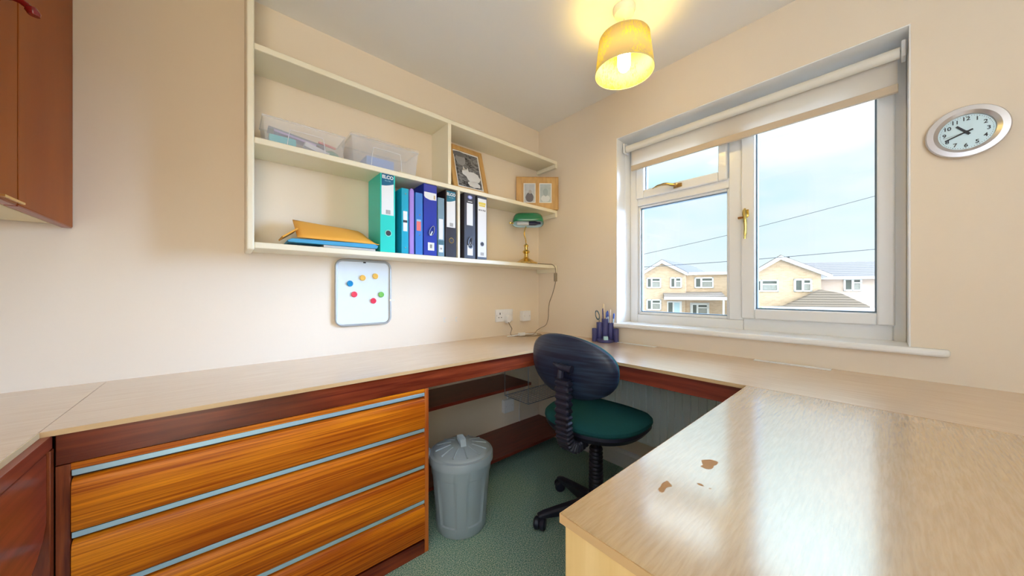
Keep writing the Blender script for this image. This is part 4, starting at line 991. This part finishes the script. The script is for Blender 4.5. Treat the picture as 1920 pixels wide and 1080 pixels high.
# ================================================================== outside: houses across the road
TH = R(61); Nv = Vector((math.sin(TH), math.cos(TH), 0)); Uv = Vector((math.cos(TH), -math.sin(TH), 0))
ang = math.atan2(Uv.y, Uv.x)
GZ = -2.75
def origin(D, u0=0): p = Vector((CAM.x, CAM.y, 0))+Nv*D+Uv*u0; return (p.x, p.y, 0)
def brick():
    m, t, b = nodes('pale_brick'); A = t.nodes.new; K = t.links.new
    c = A('ShaderNodeTexCoord'); mp = A('ShaderNodeMapping'); mp.inputs['Rotation'].default_value = (R(90), 0, 0); K(c.outputs['Object'], mp.inputs[0])
    k = A('ShaderNodeTexBrick'); k.inputs['Scale'].default_value = 2.2; k.inputs['Color1'].default_value = (.46, .325, .215, 1); k.inputs['Color2'].default_value = (.54, .39, .265, 1); k.inputs['Mortar'].default_value = (.50, .40, .30, 1)
    k.inputs['Brick Width'].default_value = .5; k.inputs['Row Height'].default_value = .17; k.inputs['Mortar Size'].default_value = .012
    K(mp.outputs[0], k.inputs[0]); K(k.outputs[0], b.inputs['Base Color']); b.inputs['Roughness'].default_value = .9; return m
def tiles(k_=1.0, nm='roof_tiles'):
    m, t, b = nodes(nm); A = t.nodes.new; K = t.links.new
    c = A('ShaderNodeTexCoord'); wv = A('ShaderNodeTexWave'); wv.bands_direction = 'Z'; wv.inputs['Scale'].default_value = 2.2; wv.inputs['Distortion'].default_value = .6; K(c.outputs['Object'], wv.inputs[0])
    r = A('ShaderNodeValToRGB'); K(wv.outputs[0], r.inputs[0]); e = r.color_ramp.elements; e[0].position = .1; e[0].color = (.11*k_, .085*k_, .062*k_, 1); e[1].position = .5; e[1].color = (.24*k_, .185*k_, .14*k_, 1)
    K(r.outputs[0], b.inputs['Base Color']); b.inputs['Roughness'].default_value = .9; return m
BR, TI, TD = brick(), tiles(), tiles(.32, 'roof_tiles_glow_dimmed')  # TD: same tiles, colour darkened to offset the sky glow on gable slopes
OW = mat('outside_white', (.60, .60, .58), .5); OG = mat('outside_glass', (.10, .11, .10), .5, spec=.1, var=.4, vscale=3)
CUR = mat('net_curtain', (.26, .26, .235), .8, var=.25, vscale=9)
PINK = mat('pink_render', (.48, .38, .32), .9)
def hwin(parent, u0, u1, z0, z1, split=None, w=0):
    f = MB(); t_ = .10
    f.box(u0, u1, w-.06, w+.02, z0, z0+t_); f.box(u0, u1, w-.06, w+.02, z1-t_, z1); f.box(u0, u0+t_, w-.06, w+.02, z0, z1); f.box(u1-t_, u1, w-.06, w+.02, z0, z1)
    sp = u0+(u1-u0)*(split or .36); f.box(sp-.06, sp+.06, w-.06, w+.02, z0, z1)
    f.box(sp, u1, w-.06, w+.02, z1-.34, z1-.26)
    f = f.build('window', OW, parent)
    MB().box(u0+t_*.5, u1-t_*.5, w-.02, w-.005, z0+t_*.5, z1-t_*.5).build('pane', OG, f)
    MB().box(sp+.08, u1-.12, w-.03, w-.021, z0+.12, z0+.12+(z1-z0)*.42).build('curtain', CUR, f)
    return f
def gable_house(D, uL, uP, uR, zE, zP, label, depth=8, wl=None, wr=None, skew=.42):
    t = thing('house', label, 'house', origin(D), ang, group='houses across the road')
    wl = wl if wl is not None else uL+.12; wr = wr if wr is not None else uR-.3
    m_ = (zP-zE)/(uP-uL)
    def zr(u): return zP-abs(u-uP)*(zP-zE)/((uP-uL) if u < uP else (uR-uP))
    sk_ = lambda b: (setattr(b, 'v', [(v[0]+max(0, v[1])*skew, v[1], v[2]) for v in b.v]), b)[1]
    wb_ = MB().prism([(wl, GZ), (wr, GZ), (wr, zr(wr)-.12), (uP, zP-.14), (wl, zr(wl)-.12)], 0, depth, 'y'); sk_(wb_).build('wall', BR, t)
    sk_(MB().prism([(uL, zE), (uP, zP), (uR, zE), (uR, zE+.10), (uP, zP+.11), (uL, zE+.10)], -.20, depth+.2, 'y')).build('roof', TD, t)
    MB().prism([(uL, zE-.16), (uP, zP-.18), (uR, zE-.16), (uR, zE+.06), (uP, zP+.07), (uL, zE+.06)], -.26, -.19, 'y').build('bargeboard', OW, t)
    return t
# left house: gable + flat-roofed wing with canopy
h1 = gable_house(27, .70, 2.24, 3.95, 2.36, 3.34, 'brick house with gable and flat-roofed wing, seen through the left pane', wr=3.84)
MB().box(3.84, 6.62, .25, 7, GZ, 2.28).build('wing_wall', BR, h1)
MB().box(3.80, 6.75, .05, 7.1, 2.26, 2.46).build('flat_roof', OW, h1)
hwin(h1, 1.18, 2.20, 1.30, 2.10); hwin(h1, 2.81, 3.60, 1.30, 2.10, .45); hwin(h1, 4.47, 5.70, 1.29, 2.09, w=.25)
hwin(h1, 1.18, 2.22, -.38, .45)
cp = MB(); cp.prism([(-1.15, .62), (.25, 1.02), (.25, .50), (-1.15, .50)], 2.35, 6.20, 'x'); cp.build('canopy_roof', TI, h1)
MB().box(2.30, 6.26, -1.25, -1.15, .46, .66).build('canopy_fascia', OW, h1)
MB().box(5.95, 6.05, -1.20, -1.10, GZ, .5).build('downpipe', OW, h1)
dr = MB().box(2.62, 3.60, -.05, .0, GZ+.1, .32).build('door_frame', OW, h1); MB().box(3.10, 3.45, -.08, -.05, GZ+.15, .22).build('door', mat('blue_door', (.35, .50, .55), .4), dr); MB().box(2.70, 2.98, -.07, -.05, -1.0, .22).build('side_light', OG, dr)
gd = MB().box(4.19, 5.42, .19, .26, GZ, .22).build('garage_door', OW, h1); hwin(h1, 4.25, 5.36, -.66, .16, w=.17)
# right house
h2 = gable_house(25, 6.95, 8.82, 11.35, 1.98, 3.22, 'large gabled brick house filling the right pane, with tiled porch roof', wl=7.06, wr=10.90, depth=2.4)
hwin(h2, 7.22, 8.78, 1.03, 1.80, .42); hwin(h2, 9.55, 10.45, 1.03, 1.83, .5)
MB().prism([(7.7, .10), (8.96, .16), (10.72, 1.15), (11.6, .95), (12.9, .20), (12.9, .10)], -.5, -.1, 'y').build('porch_roof', TI, h2)
MB().box(7.3, 13.2, -.62, -.50, -.05, .12).build('porch_fascia', OW, h2)
MB().box(9.64, 9.72, 1.0, 1.08, 2.9, 3.32).build('vent_pipe', M['dark'], h2)
# pink house further right
h3 = thing('house', 'pinkish rendered house with grey tiled roof at the right edge of the right pane', 'house', origin(28), ang, group='houses across the road')
MB().box(11.9, 18.5, 0, 7, GZ, 2.0).build('wall', PINK, h3)
MB().prism([(-.25, 1.98), (3.2, 3.25), (7.2, 1.98), (7.2, 1.9), (-.25, 1.9)], 11.55, 18.7, 'x').build('roof', tiles(.6, 'grey_roof_tiles'), h3)
MB().box(11.55, 18.7, -.34, -.24, 1.86, 2.02).build('gutter', OW, h3)
hwin(h3, 13.38, 14.32, 1.08, 1.92, .5)
# street: ground, hedge, parked car, lamp post, overhead lines
MB()
gr = MB().box(.9, 90, -70, 70, GZ-.2, GZ).build('front_garden_ground', mat('tarmac', (.42, .41, .38), .95, var=.15, vscale=.4)); struct(gr, 'road and drives between the houses', 'ground')
hd = MB()
random.seed(5)
t = thing('garden_bush', 'light green bush in front of the large gabled house', 'bush', origin(22.6, 7.1))
for k in range(26):
    a = random.uniform(0, 6.28); r = random.uniform(0, .55); z = random.uniform(GZ+.3, .02)
    hd.lathe([(.02, -.28), (.22, -.18), (.30, 0), (.22, .18), (.02, .28)], (math.cos(a)*r, math.sin(a)*r, z), 9)
hd.build('foliage', mat('leaf_green', (.30, .42, .08), .8, bump=.8, bscale=8), t, smooth=True)
def car():
    c = origin(21.5, 3.05); t = thing('parked_car', 'pale blue parked car whose roof shows at the foot of the left pane', 'car', (c[0], c[1], GZ), ang)
    CB = mat('car_paint', (.42, .58, .72), .2, coat=.8)
    MB().prism([(-2.0, .25), (2.0, .25), (2.05, .75), (1.4, .92), (-1.3, .98), (-2.05, .8)], -.8, .8, 'y').build('body', CB, t, bevel=.08, seg=3)
    MB().prism([(-1.35, .95), (-.75, 1.42), (.55, 1.44), (1.25, .92)], -.68, .68, 'y').build('cabin', CB, t, bevel=.1, seg=3)
    MB().prism([(-1.15, .98), (-.70, 1.34), (.50, 1.36), (1.05, .98)], -.71, .71, 'y').build('windows', OG, t)
    for x in (-1.25, 1.25):
        for y in (-.72, .72): MB().lathe([(.31, -.1), (.31, .1)], (x, y, .31), 24, 'y').build('wheel', M['dark'], t)
car()
lp = thing('street_lamp', 'pale street lamp post at the far left of the left pane', 'street lamp', origin(58, 1.3))
MB().tube([(0, 0, GZ), (0, 0, 8.6)], .07, 8).build('post', mat('galvanised', (.6, .62, .62), .5), lp)
MB().tube([(0, 0, 8.6), (.3, .0, 9.0), (1.3, -.4, 9.1)], [.06, .05, .10], 8, 4).build('lamp_arm', mat('galvanised_arm', (.6, .62, .62), .5), lp)
def wire(D, pts, label):
    o_ = Vector(origin(D)); q = [o_+Uv*u+Vector((0, 0, z)) for u, z in pts]; q = [p-q[0] for p in q]
    ob = MB().tube(q, .018, 5, 4).build('overhead_cable', mat('wire_grey', (.05, .06, .07), .6)); ob.location = o_+Uv*pts[0][0]+Vector((0, 0, pts[0][1]))
    tag(ob, label, 'cable', 'overhead cables')
wire(25, [(-6, 2.3), (.95, 3.70), (5.91, 4.72), (7.67, 5.17), (13.18, 6.54), (30, 10.9)], 'upper overhead telephone cable crossing both panes')
wire(21, [(q_[0]*.7, 1.065+(q_[1]-1.065)*.7) for q_ in [(-4, 2.9), (4.96, 3.30), (9.13, 3.52), (15.82, 3.97), (34, 5.2)]], 'lower, thinner overhead cable above the house roofs')
